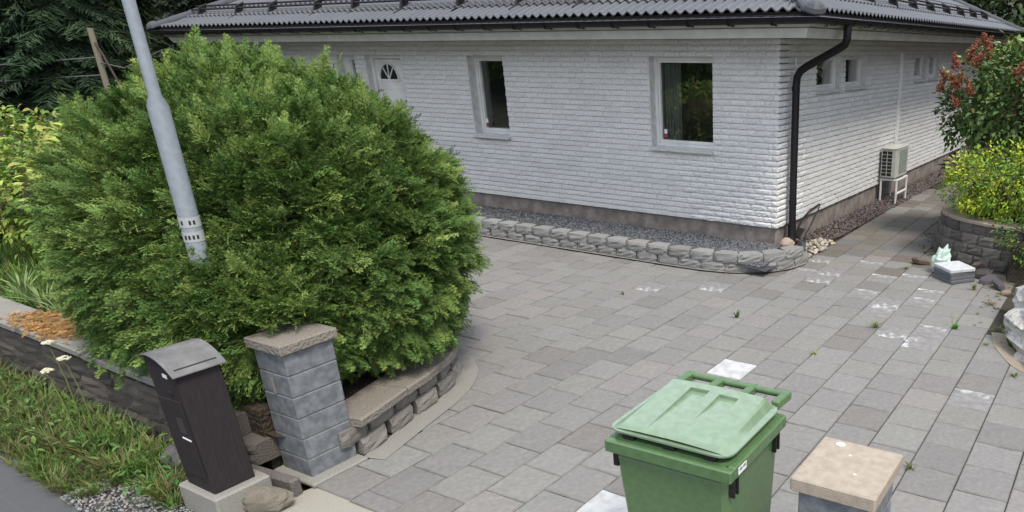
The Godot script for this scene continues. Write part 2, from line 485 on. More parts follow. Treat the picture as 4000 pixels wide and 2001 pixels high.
func make_driveway() -> void:
	struct("paving_base", sheet([Vector2(-9, 0.95), Vector2(0.2, 0.95), Vector2(0.32, -9.5), Vector2(1.5, -9.5), Vector2(1.7, -2.3), Vector2(2.1, -1.0), Vector2(3.3, -0.5), Vector2(3.5, 2), Vector2(6.5, 3.2), Vector2(6.5, 6.7), Vector2(-0.1, 6.7), Vector2(-0.6, 5.0), Vector2(-9, 3.9)], -0.016), M.joint, "dark sand in the paving joints")
	var drive := Node3D.new()
	drive.name = "driveway"
	add_child(drive)
	tag(drive, "driveway of square grey slate-faced concrete pavers", "", "", "structure")
	var variants := []
	for i in 30:
		var m := MB.new()
		var k := r(0.215, 0.245) if i > 4 else r(0.19, 0.212)
		m.col = Color(k * r(1.005, 1.04), k * r(0.975, 0.99), k * r(0.935, 0.97))
		var h := []
		for q in 25: h.append(r(-0.0018, 0.0018))
		var w := 0.3242
		var l := 0.3392
		for a in 4:
			for b in 4:
				var q := []
				for d in [[0, 0], [0, 1], [1, 1], [1, 0]]:
					var ia: int = a + d[0]
					var ib: int = b + d[1]
					var rim := ia == 0 or ia == 4 or ib == 0 or ib == 4
					q.append(Vector3((ia / 4.0 - 0.5) * (w - 0.012) * 1.0, (-0.0012 if rim else 0.0) + h[ia * 5 + ib], (ib / 4.0 - 0.5) * (l - 0.012)))
				m.quad(q[0], q[1], q[2], q[3])
		for sd in 4:
			var prev := []
			for e in 2:
				var s := [Vector3(-1, 0, -1), Vector3(-1, 0, 1), Vector3(1, 0, 1), Vector3(1, 0, -1)][(sd + e) % 4] as Vector3
				prev.append(Vector3(s.x * (w - 0.012) / 2, -0.001, s.z * (l - 0.012) / 2))
				prev.append(Vector3(s.x * w / 2, -0.007, s.z * l / 2))
				prev.append(Vector3(s.x * w / 2, -0.05, s.z * l / 2))
			m.quad(prev[0], prev[1], prev[4], prev[3])
			m.quad(prev[1], prev[2], prev[5], prev[4])
		variants.append(m)
	for i in 12:   # mossy and muddy ones on the side path
		var m := MB.new()
		m.add(variants[5 + i], Transform3D(), [Color(0.72, 0.66, 0.61), Color(0.68, 0.70, 0.73), Color(0.72, 0.70, 0.62), Color(0.84, 0.80, 0.77)][i % 4])
		variants.append(m)
	var meshes := []
	for m in variants: meshes.append(m.mesh())
	var bloom := [salted(31, 0, 0.8), salted(32, 1, 0.85), salted(33, 2, 0.75), salted(34, 3, 0.85), salted(35, 3, 0.55), salted(36, 1, 0.6)]
	var pale := [salted(37, 4, 0.75), salted(38, 4, 0.65)]
	var marked := [Vector2(0.8, 0.5), Vector2(1.1, 0.47), Vector2(0.76, 0.13), Vector2(1.57, 0.56), Vector2(2.21, 0.95), Vector2(1.55, 1.08), Vector2(1.99, 1.25), Vector2(2.4, 1.19), Vector2(2.11, 1.55), Vector2(2.82, 2.07), Vector2(2.6, 2.45), Vector2(2.36, 2.33), Vector2(1.3, 0.05), Vector2(2.06, 0.35), Vector2(1.0, 0.85), Vector2(0.15, 1.75), Vector2(-0.55, 1.95), Vector2(3.45, 3.3)]
	var pales := [Vector2(1.72, 5.92), Vector2(1.42, 3.92)]
	var slots := []
	var u := Vector2(0.03, 1.0).normalized()      # along the long joints
	var s := Vector2(1.0, -0.03).normalized()
	for ci in range(-40, 14):
		for ri in range(-45, 14):
			var shift := 0.5 * (posmod(ci, 2)) + (0.06 * sin(ci * 2.3) if ci < -6 else 0.0)
			var q := Vector2(2.755, 3.715) + s * (0.3305 * ci) + u * (0.346 * (ri + shift))
			if q.y > 6.74 or q.x > edge_x(q.y) + (0.12 if q.y < -0.4 else -0.02) or q.y > left_edge_z(q.x) - 0.02: continue
			if q.x < 0.42 and q.y < (0.98 if q.x < 0.1 else 0.98 - (q.x - 0.1) * 1.2): continue
			if q.x < 0.48 and q.y < 0.6 or q.y < -8.8 or q.x < -8.8: continue
			slots.append(q)
	var shown := slots.filter(func(q: Vector2) -> bool: return in_view(Vector3(q.x, 0, q.y)))
	shown.sort_custom(func(a: Vector2, b: Vector2) -> bool: return a.distance_squared_to(Vector2(CAM.x, CAM.z)) < b.distance_squared_to(Vector2(CAM.x, CAM.z)))
	var apart := {}
	for q in shown.slice(0, 290): apart[q] = true
	var rest := MB.new()
	var turn := -atan2(0.03, 1.0)
	for q in slots:
		var tone := int(rng.randi() % 30)
		if q.y < 0.9 and q.x > 0.3 and rng.randf() < 0.35 + 0.5 * smoothstep(0.9, -0.6, q.y): tone = 30 + int(rng.randi() % 12)
		var tf := Transform3D(Basis(Vector3.UP, -turn + (PI if rng.randf() < 0.5 else 0.0)) * Basis(Vector3.RIGHT, r(-0.006, 0.006)) * Basis(Vector3.BACK, r(-0.006, 0.006)), Vector3(q.x + r(-0.001, 0.001), r(-0.002, 0.002), q.y))
		var special: Material = null
		var label := ""
		for p in marked:
			if absf(p.x - q.x) < 0.166 and absf(p.y - q.y) < 0.174: special = bloom[rng.randi() % bloom.size()]; label = "paver edged with white lime bloom"
		for p in pales:
			if absf(p.x - q.x) < 0.166 and absf(p.y - q.y) < 0.174: special = pale[rng.randi() % 2]; label = "whitish paver"
		if special: tf.basis = Basis(Vector3.UP, -turn)
		if q.y > 6.52:   # cut to the front edge
			var length: float = 6.69 - (q.y - 0.17)
			if length < 0.06: continue
			tf.origin.z = q.y - 0.17 + length / 2
			tf.basis = Basis(Vector3.UP, -turn) * Basis.from_scale(Vector3(1, 1, length / 0.34))
		if apart.has(q) or special: part("paver", meshes[tone], special if special else M.paver, drive, tf, label)
		else: rest.add(variants[tone], tf)
	var rp := part("paver_field", rest, M.paver, drive)
	rp.set_meta("kind", "stuff")

# ------------------------------------------------------------------ the house
const WALL_TOP := 2.735
const BRICK_FOOT := 0.335

func rect_minus(x0: float, x1: float, y0: float, y1: float, holes: Array) -> Array:
	var xs := [x0, x1]
	for h in holes: xs.append(h[0]); xs.append(h[1])
	xs.sort()
	var out := []
	for i in xs.size() - 1:
		if xs[i + 1] - xs[i] < 0.001: continue
		var mid: float = (xs[i] + xs[i + 1]) / 2
		var y := y0
		var hs := holes.filter(func(h: Array) -> bool: return h[0] < mid and mid < h[1])
		hs.sort_custom(func(a: Array, b: Array) -> bool: return a[2] < b[2])
		for h in hs:
			if h[2] > y: out.append([xs[i], xs[i + 1], y, h[2]])
			y = h[3]
		if y < y1: out.append([xs[i], xs[i + 1], y, y1])
	return out

func ring(m: MB, x0: float, x1: float, y0: float, y1: float, w: float, z0: float, z1: float, low := -1.0) -> void:   # a picture-frame of four bars
	var wl := w if low < 0 else low
	var zc := (z0 + z1) / 2
	m.box(Vector3((x0 + x1) / 2, y1 - w / 2, zc), Vector3(x1 - x0, w, z1 - z0), 0.004)
	m.box(Vector3((x0 + x1) / 2, y0 + wl / 2, zc), Vector3(x1 - x0, wl, z1 - z0), 0.004)
	for x in [x0 + w / 2, x1 - w / 2]: m.box(Vector3(x, (y0 + wl + y1 - w) / 2, zc), Vector3(w, y1 - y0 - w - wl, z1 - z0), 0.004)

func window(house: Node3D, wall: Transform3D, x0: float, x1: float, y0: float, y1: float, deep: float, label: String, left_post := 0.0, fw := 0.046, sw := 0.03) -> Node3D:
	var m := MB.new()
	ring(m, x0 + left_post, x1, y0, y1, fw, -deep - 0.08, -deep)
	if left_post > 0: m.box(Vector3(x0 + left_post / 2, (y0 + y1) / 2, -deep - 0.03), Vector3(left_post, y1 - y0, 0.05), 0.003)
	var w := part("window", m, M.white_frame, house, wall, label)
	var s := MB.new()
	var a0 := x0 + left_post + fw + 0.001
	var a1 := x1 - fw - 0.001
	ring(s, a0, a1, y0 + fw + 0.001, y1 - fw - 0.001, sw, -deep - 0.07, -deep - 0.018, sw * 1.4)
	part("sash", s, M.white_frame, w)
	var g := MB.new()
	g.box(Vector3((a0 + a1) / 2, (y0 + y1) / 2 + sw * 0.2, -deep - 0.05), Vector3(a1 - a0 - sw * 1.7, y1 - y0 - 2 * fw - sw * 2.2, 0.004))
	part("pane", g, M.glass, w)
	part("pane", g, M.glass, w, Transform3D(Basis(), Vector3(0, 0, -0.016)))
	var k := MB.new()
	k.hexa(func(p: Vector3) -> Vector3: return Vector3((x0 + x1) / 2 + p.x, y0 + 0.004 + p.y - (0.02 + p.z) * 0.16 - 0.018, 0.075 - 0.105 + p.z), Vector3(x1 - x0 + 0.03, 0.026, deep * 1.0 + 0.06), 0.004)
	part("sill", k, M.sill, w)
	return w

func brick_shapes() -> Array:
	var out := []
	for i in 14:
		var m := MB.new()
		var k := r(0.92, 1.04)
		m.col = Color(k, k, k)
		var nx := 7
		var ny := 3
		var P := func(a: int, b: int) -> Vector3:
			return Vector3.ZERO
		var g := []
		for a in nx + 1:
			var col := []
			for b in ny + 1:
				var rim := a == 0 or a == nx
				var z := r(0.003, 0.012)
				if b == 0: z = r(0.0, 0.008)
				elif b == ny: z = r(-0.007, 0.0)
				if rim: z = minf(z, r(-0.005, 0.003))
				var y: float = float(b) / ny - 0.5
				if b == 0: y += r(-0.0, 0.10)
				if b == ny: y -= r(0.0, 0.06)
				col.append(Vector3((float(a) / nx - 0.5), y, z))
			g.append(col)
		for a in nx:
			for b in ny:
				m.quad(g[a][b], g[a + 1][b], g[a + 1][b + 1], g[a][b + 1])
		for a in nx:
			for b in [0, ny]:
				var p: Vector3 = g[a][b]
				var q: Vector3 = g[a + 1][b]
				var p2 := Vector3(p.x, p.y, -0.03)
				var q2 := Vector3(q.x, q.y, -0.03)
				if b == 0: m.quad(p2, q2, q, p)
				else: m.quad(p, q, q2, p2)
		for b in ny:
			for a in [0, nx]:
				var p: Vector3 = g[a][b]
				var q: Vector3 = g[a][b + 1]
				var p2 := Vector3(p.x, p.y, -0.03)
				var q2 := Vector3(q.x, q.y, -0.03)
				if a == 0: m.quad(p2, p, q, q2)
				else: m.quad(p, p2, q2, q)
		out.append(m)
	return out

func brick_places(x0: float, x1: float, holes: Array, seed_shift: float) -> Array:
	var out := []
	var rows := 32
	for row in rows:
		var y := BRICK_FOOT + 0.075 * (row + 0.5)
		var x := x0 - 0.26 + fposmod(0.13 * row + seed_shift + (0.065 if row % 5 == 3 else 0.0), 0.26)
		while x < x1:
			var l := 0.26
			var spans := [[maxf(x, x0), minf(x + l, x1)]]
			for h in holes:
				if y > h[2] and y < h[3]:
					var nxt := []
					for s in spans:
						if s[1] <= h[0] or s[0] >= h[1]: nxt.append(s)
						else:
							if s[0] < h[0]: nxt.append([s[0], h[0]])
							if s[1] > h[1]: nxt.append([h[1], s[1]])
					spans = nxt
			for s in spans:
				if s[1] - s[0] > 0.025: out.append([Vector3((s[0] + s[1]) / 2, y, 0.0), s[1] - s[0] - 0.007])
			x += l
	return out

func rect_loop(prof: Array, closed: bool, x0 := -12.3, z0 := -11.3) -> MB:   # a profile of (outward, y) led round the four sides with mitred corners
	var m := MB.new()
	var n := prof.size()
	for i in (n if closed else n - 1):
		var p: Vector2 = prof[i]
		var q: Vector2 = prof[(i + 1) % n]
		var cp := [Vector3(x0 - p.x, p.y, p.x), Vector3(p.x, p.y, p.x), Vector3(p.x, p.y, z0 - p.x), Vector3(x0 - p.x, p.y, z0 - p.x)]
		var cq := [Vector3(x0 - q.x, q.y, q.x), Vector3(q.x, q.y, q.x), Vector3(q.x, q.y, z0 - q.x), Vector3(x0 - q.x, q.y, z0 - q.x)]
		for k in 4: m.quad(cp[k], cp[(k + 1) % 4], cq[(k + 1) % 4], cq[k])
	return m

const EAVE := 0.80
const SLOPE := 0.47
func roof_y(out: float) -> float: return 2.985 + SLOPE * (EAVE - out)

func make_house() -> void:
	var house := thing("brick_house", "white painted brick bungalow with black tiled hip roof and black gutters", "house")
	var front := Transform3D()
	var side := Transform3D(Basis(Vector3(0, 0, -1), Vector3.UP, Vector3(1, 0, 0)), Vector3.ZERO)
	var fh := [[-2.01, -0.99, 1.31, 2.51], [-5.55, -4.78, 1.31, 2.51], [-8.06, -7.14, 0.42, 2.51], [-8.86, -8.36, 1.31, 2.51]]
	var sh := [[1.17, 2.07, 2.06, 2.51], [2.26, 3.15, 2.06, 2.51], [5.80, 6.60, 2.06, 2.51], [6.80, 7.6, 2.06, 2.51]]
	# walls
	var shapes := brick_shapes()
	var bmeshes := []
	for m in shapes: bmeshes.append(m.mesh())
	var walls := []
	var all := []
	for wi in 2:
		var tf: Transform3D = [front, side][wi]
		var a: float = [-12.3, 0.0][wi]
		var b: float = [0.0, 11.3][wi]
		var holes: Array = [fh, sh][wi]
		var m := MB.new()
		for q in rect_minus(a + (0.0 if wi == 0 else 0.30), b - (0.012 if wi == 0 else 0.0), BRICK_FOOT, 2.86, holes):
			m.box(Vector3((q[0] + q[1]) / 2, (q[2] + q[3]) / 2, -0.156), Vector3(q[1] - q[0], q[3] - q[2], 0.288))
		if wi == 1: m.box(Vector3(0.15, 1.6, -0.0125), Vector3(0.3, 2.52, 0.001))
		var w := part("brick_wall", m, M.mortar, house, tf, ["long white brick wall with the entrance door", "white brick side wall with four small windows"][wi])
		walls.append(w)
		for p in brick_places(a, b, holes, [0.0, 0.10][wi]):
			var wp: Vector3 = tf * p[0]
			all.append([wp.distance_to(CAM) + (0.0 if in_view(wp) else 100.0), wi, p])
	all.sort_custom(func(p: Array, q: Array) -> bool: return p[0] < q[0])
	var rest := [MB.new(), MB.new()]
	for i in all.size():
		var wi: int = all[i][1]
		var p: Array = all[i][2]
		var kind := int(rng.randi() % shapes.size())
		var tf := Transform3D(Basis(), p[0] + Vector3(0, 0, r(-0.0025, 0.0025)))
		var st := Vector3(p[1] + 0.003, 0.0645, 1.0)
		if i < 296:
			tf.basis = Basis.from_scale(st)
			part("brick", bmeshes[kind], M.white_brick, walls[wi], tf)
		else: rest[wi].add(shapes[kind], tf, Color(1, 1, 1), st)
	for wi in 2: part("brick_courses", rest[wi], M.white_brick, walls[wi]).set_meta("kind", "stuff")
	var back := MB.new()
	back.box(Vector3(-6.15, 1.6, -11.15), Vector3(12.3, 2.52, 0.29))
	back.box(Vector3(-12.15, 1.6, -5.65), Vector3(0.29, 2.52, 10.6))
	part("back_wall", back, M.mortar, house)
	var iw := MB.new()  # unseen partitions, added to keep the glass of the windows dark
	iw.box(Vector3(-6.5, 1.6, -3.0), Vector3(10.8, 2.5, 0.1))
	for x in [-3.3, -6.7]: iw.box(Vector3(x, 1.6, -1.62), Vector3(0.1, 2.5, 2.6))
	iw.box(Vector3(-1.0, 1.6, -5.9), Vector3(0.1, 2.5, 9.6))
	part("added_dark_partition", iw, mat(Color(0.16, 0.15, 0.13), 0.9, T.patch, 1.0), house)
	var pl := MB.new()
	pl.box(Vector3(-6.15, 0.12, -5.65), Vector3(12.24, 0.43, 11.24), 0.006)
	part("plinth", pl, M.plinth, house, Transform3D(), "bare concrete plinth under the white bricks")
	# openings
	var w2 := window(house, front, -2.01, -0.99, 1.31, 2.51, 0.12, "large window near the house corner, curtain at its left")
	var w1 := window(house, front, -5.55, -4.78, 1.31, 2.51, 0.15, "narrow tall window between the door and the large window")
	window(house, front, -8.86, -8.36, 1.31, 2.51, 0.13, "window at the left of the door", 0.12)
	for q in [[w2, -1.895], [w1, -5.44]]:
		var st := MB.new()
		st.box(Vector3(q[1] + 0.035, 1.455, -0.142), Vector3(0.05, 0.05, 0.002))
		part("sticker", st, M.red, q[0])
		var s2 := MB.new()
		s2.box(Vector3(q[1] + 0.035, 1.515, -0.142), Vector3(0.05, 0.06, 0.002))
		part("sticker", s2, M.paper, q[0])
	var cu := MB.new()
	for i in 26:
		var q := []
		for e in 2:
			var x := -1.93 + (i + e) * 0.0105
			q.append(Vector3(x, 1.36, -0.27 + 0.022 * sin((i + e) * 1.3)))
			q.append(Vector3(x, 2.46, -0.27 + 0.016 * sin((i + e) * 1.3 + 0.4)))
		cu.quad(q[0], q[2], q[3], q[1])
	part("curtain", cu, M.curtain, w2)
	for i in 4: window(house, side, sh[i][0], sh[i][1], 2.06, 2.51, 0.085, ["small side window nearest the downpipe", "second small side window from the downpipe", "small side window beyond the white conduit", "small side window behind the lilac"][i], 0.0, 0.032, 0.024)
	# door
	var dm := MB.new()
	ring(dm, -8.06, -7.14, 0.42, 2.51, 0.055, -0.19, -0.10)
	var door := part("door", dm, M.white_frame, house, front, "white entrance door with a fan light")
	var dl := MB.new()
	dl.box(Vector3(-7.6, 1.46, -0.165), Vector3(0.80, 1.97, 0.045), 0.004)
	for y in [0.75, 1.45]: ring(dl, -7.88, -7.32, y, y + 0.52, 0.03, -0.145, -0.135)
	part("door_leaf", dl, M.white_frame, door)
	var cx := -7.665
	var fan := MB.new()
	var fr := MB.new()
	for i in 16:
		var a := PI * i / 16
		var b := PI * (i + 1) / 16
		var pa := Vector3(cx + cos(a) * 0.245, 2.105 + sin(a) * 0.275, -0.138)
		var pb := Vector3(cx + cos(b) * 0.245, 2.105 + sin(b) * 0.275, -0.138)
		fan.tri(Vector3(cx, 2.105, -0.138), pa, pb)
		fr.box((pa + pb) / 2 + Vector3(0, 0, 0.006), Vector3((pb - pa).length() + 0.008, 0.028, 0.016), 0.0, Basis(Vector3.BACK, atan2(pb.y - pa.y, pb.x - pa.x)))
	fr.box(Vector3(cx, 2.105, -0.131), Vector3(0.53, 0.03, 0.016))
	var dark := mat(Color(0.012, 0.02, 0.016), 0.04)
	dark.metallic_specular = 0.7
	part("fan_light", fan, dark, door)
	part("fan_light_rim", fr, M.white_frame, door)
	for a in [55.0, 90.0, 125.0]:
		var b := MB.new()
		var an := deg_to_rad(a)
		b.box(Vector3(cx + cos(an) * 0.125, 2.105 + sin(an) * 0.14, -0.131), Vector3(0.26, 0.016, 0.014), 0.0, Basis(Vector3.BACK, an))
		part("glazing_bar", b, M.white_frame, door)
	var hd := MB.new()
	hd.tube([Vector3(-7.25, 1.42, -0.14), Vector3(-7.25, 1.42, -0.08), Vector3(-7.36, 1.42, -0.08)], [0.01, 0.01, 0.009], 6)
	part("door_handle", hd, M.tin, door)
	# eaves
	var so := rect_loop([Vector2(0.62, 2.728), Vector2(-0.02, 2.738)], false)
	part("soffit", so, M.white_wood, house)
	part("eave_board", rect_loop([Vector2(0.622, 2.724), Vector2(0.678, 2.823), Vector2(0.655, 2.835), Vector2(0.602, 2.73)], true), M.white_wood, house, Transform3D(), "slanting pale board under the eaves")
	part("upper_eave_board", rect_loop([Vector2(0.640, 2.826), Vector2(0.640, 2.842), Vector2(0.702, 2.838), Vector2(0.728, 2.90), Vector2(0.71, 2.97), Vector2(0.60, 2.93), Vector2(0.60, 2.826)], true), M.white_wood, house)
	part("drip_board", rect_loop([Vector2(0.731, 2.895), Vector2(0.745, 2.90), Vector2(0.79, 2.985), Vector2(0.70, 3.0)], true), M.roof_under, house)
	var gp := []
	for i in 9:
		var a := PI + PI * i / 8
		gp.append(Vector2(0.822 + cos(a) * 0.068, 2.928 + sin(a) * 0.066))
	for i in 9:
		var a := TAU - PI * i / 8
		gp.append(Vector2(0.822 + cos(a) * 0.063, 2.929 + sin(a) * 0.061))
	var gut := part("gutter", rect_loop(gp, true), M.black_steel, house, Transform3D(), "black half-round gutter")
	var lp := []
	for i in 8: lp.append(Vector2(0.893 + cos(TAU * i / 8) * 0.008, 2.931 + sin(TAU * i / 8) * 0.008))
	part("gutter_lip", rect_loop(lp, true), M.gutter_lip, gut)
	var hk := MB.new()
	var arc := [Vector3(0.712, 2.848, 0), Vector3(0.745, 2.852, 0)]
	for i in 7: arc.append(Vector3(0.822 + cos(PI + PI * i / 6) * 0.075, 2.925 + sin(PI + PI * i / 6) * 0.074, 0))
	for i in arc.size() - 1: hk.box((arc[i] + arc[i + 1]) / 2, Vector3((arc[i + 1] - arc[i]).length() + 0.004, 0.006, 0.028), 0.0, Basis(Vector3.BACK, atan2(arc[i + 1].y - arc[i].y, arc[i + 1].x - arc[i].x)))
	var hkm := hk.mesh()
	for i in 22: part("gutter_bracket", hkm, M.black_steel, gut, Transform3D(Basis(), Vector3(0, 0, 0.3 - i * 0.56)))
	for i in 24: part("gutter_bracket", hkm, M.black_steel, gut, Transform3D(Basis(Vector3.UP, -PI / 2), Vector3(0.3 - i * 0.56, 0, 0)))
	# downpipe
	var dp := MB.new()
	dp.tube([Vector3(0.822, 2.88, -0.16), Vector3(0.82, 2.79, -0.16), Vector3(0.815, 2.72, -0.17), Vector3(0.78, 2.655, -0.19), Vector3(0.70, 2.61, -0.21), Vector3(0.25, 2.40, -0.275), Vector3(0.16, 2.345, -0.28), Vector3(0.115, 2.27, -0.28), Vector3(0.105, 2.18, -0.28), Vector3(0.105, 0.32, -0.27)], [0.05, 0.05, 0.05, 0.05, 0.05, 0.05, 0.05, 0.05, 0.05, 0.05], 14)
	var down := part("downpipe", dp, M.black_steel, house, Transform3D(), "black swan-necked downpipe at the corner")
	var cl := MB.new()
	for y in [2.13, 0.66]: cl.tube([Vector3(0.105, y - 0.03, -0.27), Vector3(0.105, y + 0.03, -0.27)], [0.055, 0.055], 14)
	part("pipe_clip", cl, M.black_steel, down)
	var sp := MB.new()
	sp.tube([Vector3(0.105, 0.36, -0.27), Vector3(0.106, 0.2, -0.265), Vector3(0.12, 0.11, -0.23)], [0.057, 0.057, 0.062], 14)
	sp.box(Vector3(0.15, 0.215, -0.40), Vector3(0.11, 0.03, 0.2), 0.008, Basis(Vector3.RIGHT, 0.5))
	part("leaf_trap", sp, M.black_steel, down)
	var cv := MB.new()
	cv.box(Vector3(0.026, 1.76, -4.9), Vector3(0.055, 1.58, 0.09), 0.008)
	part("conduit", cv, M.white_frame, house, Transform3D(), "white conduit down to the heat pump")
	var cab := MB.new()
	cab.box(Vector3(0.012, 2.45, -0.46), Vector3(0.02, 0.12, 0.03), 0.004)
	part("wall_sensor", cab, M.white_frame, house)
	# roof: the deck below, then rows of double-roll tiles
	var dk := MB.new()
	var y0 := roof_y(EAVE) - 0.035
	var rx0 := -12.3 - EAVE + 6.45
	var top := y0 + SLOPE * 6.45
	var A := Vector3(-13.1, y0, 0.8)
	var B := Vector3(0.8, y0, 0.8)
	var C2 := Vector3(0.8, y0, -12.1)
	var D := Vector3(-13.1, y0, -12.1)
	var R0 := Vector3(rx0, top, -5.65)
	var R1 := Vector3(0.8 - 6.45, top, -5.65)
	dk.quad(A, B, R1, R0)
	dk.quad(C2, D, R0, R1)
	dk.tri(B, C2, R1)
	dk.tri(D, A, R0)
	dk.quad(A + Vector3(0.05, -0.06, -0.05), D + Vector3(0.05, -0.06, 0.05), C2 + Vector3(-0.05, -0.06, 0.05), B + Vector3(-0.05, -0.06, -0.05))
	var roof := part("roof", dk, M.roof_under, house, Transform3D(), "hip roof of black double-roll tiles")
	make_tiles(roof)
	# snow guards: brackets and rails
	for sd in 2:
		var along: Array = [[-12.2, -10.95, -9.9, -8.6, -7.6, -6.4, -5.15, -3.95, -2.8], [2.2, 3.25, 4.3, 5.35, 6.45, 7.55, 8.65, 9.75]][sd]
		var tf: Transform3D = [front, side][sd]
		var o := 0.33
		var rails := MB.new()
		for j in 2:
			var off := o - 0.10 * j + 0.03
			var yy := roof_y(off) + 0.12 + 0.02 * j
			rails.tube([Vector3(along[0] - 0.3, yy, off), Vector3(along[-1] + 0.3, yy, off)], [0.016, 0.016], 8)
		var sgd := part("snow_guard", rails, M.black_steel, house, tf, ["snow guard rails over the long wall", "snow guard rails over the side wall"][sd])
		var bk := MB.new()
		bk.hexa(func(p: Vector3) -> Vector3: return Vector3(p.x, roof_y(o + p.z) + 0.09 + p.y, o + p.z - p.y * 0.3), Vector3(0.045, 0.19, 0.16), 0.006)
		bk.hexa(func(p: Vector3) -> Vector3: return Vector3(p.x, roof_y(o + 0.1 + p.z) + 0.045 + p.y, o + 0.05 + p.z), Vector3(0.06, 0.02, 0.34), 0.004)
		var bm := bk.mesh()
		for x in along: part("rail_bracket", bm, M.black_steel, sgd, Transform3D(Basis(), Vector3(x, 0, 0)))

func tile_mesh(lo: Callable, hi: Callable, cx: float, row: int, k: float) -> MB:   # a double-roll tile in slope coordinates (along, up the slope); lo and hi bound it at a hip
	var m := MB.new()
	m.col = Color(k, k, k * 1.03)
	var n := 16
	var run := 0.36
	var v0 := row * run
	var P := func(i: int, e: float, drop: float) -> Vector3:
		var x: float = cx + (float(i) / n - 0.5) * 0.286
		var v := v0 + e
		x = clampf(x, lo.call(v), hi.call(v))
		var ph := fposmod((x - cx) / 0.143 + 0.5, 1.0)
		var wave := 0.040 * pow(0.5 + 0.5 * cos(TAU * ph), 1.25)
		var lift := 0.014 + 0.030 * (1.0 - e / 0.40)
		return Vector3(x, roof_y(EAVE - v) - 0.035 + wave + lift + 0.01 - drop, EAVE - v)
	for i in n:
		m.quad(P.call(i, 0.0, 0.0), P.call(i + 1, 0.0, 0.0), P.call(i + 1, 0.40, 0.0), P.call(i, 0.40, 0.0))
		m.quad(P.call(i, 0.0, 0.016), P.call(i + 1, 0.0, 0.016), P.call(i + 1, 0.0, 0.0), P.call(i, 0.0, 0.0))
	return m

func make_tiles(roof: Node3D) -> void:
	var all := []
	for sd in 2:
		var tf: Transform3D = [Transform3D(), Transform3D(Basis(Vector3(0, 0, -1), Vector3.UP, Vector3(1, 0, 0)), Vector3.ZERO)][sd]
		var a: float = [-13.1, -0.8][sd]
		var b: float = [0.8, 12.1][sd]
		for row in 17:
			for i in 50:
				var cx := a + 0.143 + 0.286 * i
				var v := row * 0.36
				if cx + 0.143 < a + v - 0.05 or cx - 0.143 > b - v + 0.05: continue
				var wp: Vector3 = tf * Vector3(cx, roof_y(EAVE - v), EAVE - v)
				all.append([wp.distance_to(CAM) + (0.0 if in_view(wp) else 100.0), sd, cx, row, a, b])
	all.sort_custom(func(p: Array, q: Array) -> bool: return p[0] < q[0])
	var rest := MB.new()
	var sidef := Transform3D(Basis(Vector3(0, 0, -1), Vector3.UP, Vector3(1, 0, 0)), Vector3.ZERO)
	for i in all.size():
		var q: Array = all[i]
		var lo := func(v: float) -> float: return q[4] + v
		var hi := func(v: float) -> float: return q[5] - v
		var m := tile_mesh(lo, hi, q[2], q[3], r(0.82, 1.2))
		var tf := sidef if q[1] == 1 else Transform3D()
		if i < 290: part("roof_tile", m, M.tile, roof, tf)
		else: rest.add(m, tf)
	part("roof_tiling", rest, M.tile, roof).set_meta("kind", "stuff")
	# half-round caps up the hips
	var cap := MB.new()
	var n := 10
	for i in n:
		var q := []
		for e in 2:
			var an := PI * (i + e) / n
			for z in [0.0, 0.42]:
				var rad: float = 0.125 - z * 0.06
				q.append(Vector3(cos(an) * rad, sin(an) * rad * 0.9 - 0.02, -z))
		cap.quad(q[0], q[1], q[3], q[2])
		cap.quad(Vector3(0, -0.02, 0), q[0], q[2], Vector3(0, -0.02, 0))
		cap.quad(q[0] * Vector3(0.86, 0.86, 1), q[2] * Vector3(0.86, 0.86, 1), q[2], q[0])
	var capm := cap.mesh()
	var hips := [[Vector3(0.8, 0, 0.8), Vector3(-1, 0, -1)], [Vector3(-13.1, 0, 0.8), Vector3(1, 0, -1)], [Vector3(0.8, 0, -12.1), Vector3(-1, 0, 1)], [Vector3(-13.1, 0, -12.1), Vector3(1, 0, 1)]]
	for h in hips:
		var dir := Vector3(h[1].x, SLOPE, h[1].z).normalized()
		var start: Vector3 = h[0] + Vector3(0, roof_y(EAVE) + 0.015, 0)
		var bs := Basis.looking_at(dir, Vector3.UP)
		var len := 6.45 * sqrt(2.0 + SLOPE * SLOPE)
		var k := 0
		while k * 0.37 < len - 0.3:
			part("hip_cap", capm, M.hip, roof, Transform3D(bs * Basis(Vector3.RIGHT, 0.03), start + dir * (k * 0.37 - 0.02)))
			k += 1
		var knob := MB.new()
		knob.blob(func(d: Vector3) -> Vector3: return Vector3(d.x * 0.125, maxf(d.y, -0.15) * 0.115, d.z * 0.14), 8, 12)
		part("hip_end", knob, M.hip, roof, Transform3D(bs, start + dir * 0.0))
	var rg := MB.new()
	rg.tube([Vector3(-6.7, roof_y(EAVE - 6.45) + 0.02, -5.65), Vector3(-5.6, roof_y(EAVE - 6.45) + 0.02, -5.65)], [0.12, 0.12], 12)
	part("ridge", rg, M.hip, roof)

# ------------------------------------------------------------------ block walls
func along(path: Array, d: float) -> Array:   # point and direction at a distance along a line of points
	var left := d
	for i in path.size() - 1:
		var l: float = (path[i + 1] - path[i]).length()
		if left <= l or i == path.size() - 2:
			var t: Vector2 = (path[i + 1] - path[i]) / l
			return [path[i] + t * left, t]
		left -= l
	return [path[-1], Vector2.RIGHT]

func path_length(path: Array) -> float:
	var l := 0.0
	for i in path.size() - 1: l += (path[i + 1] - path[i]).length()
	return l

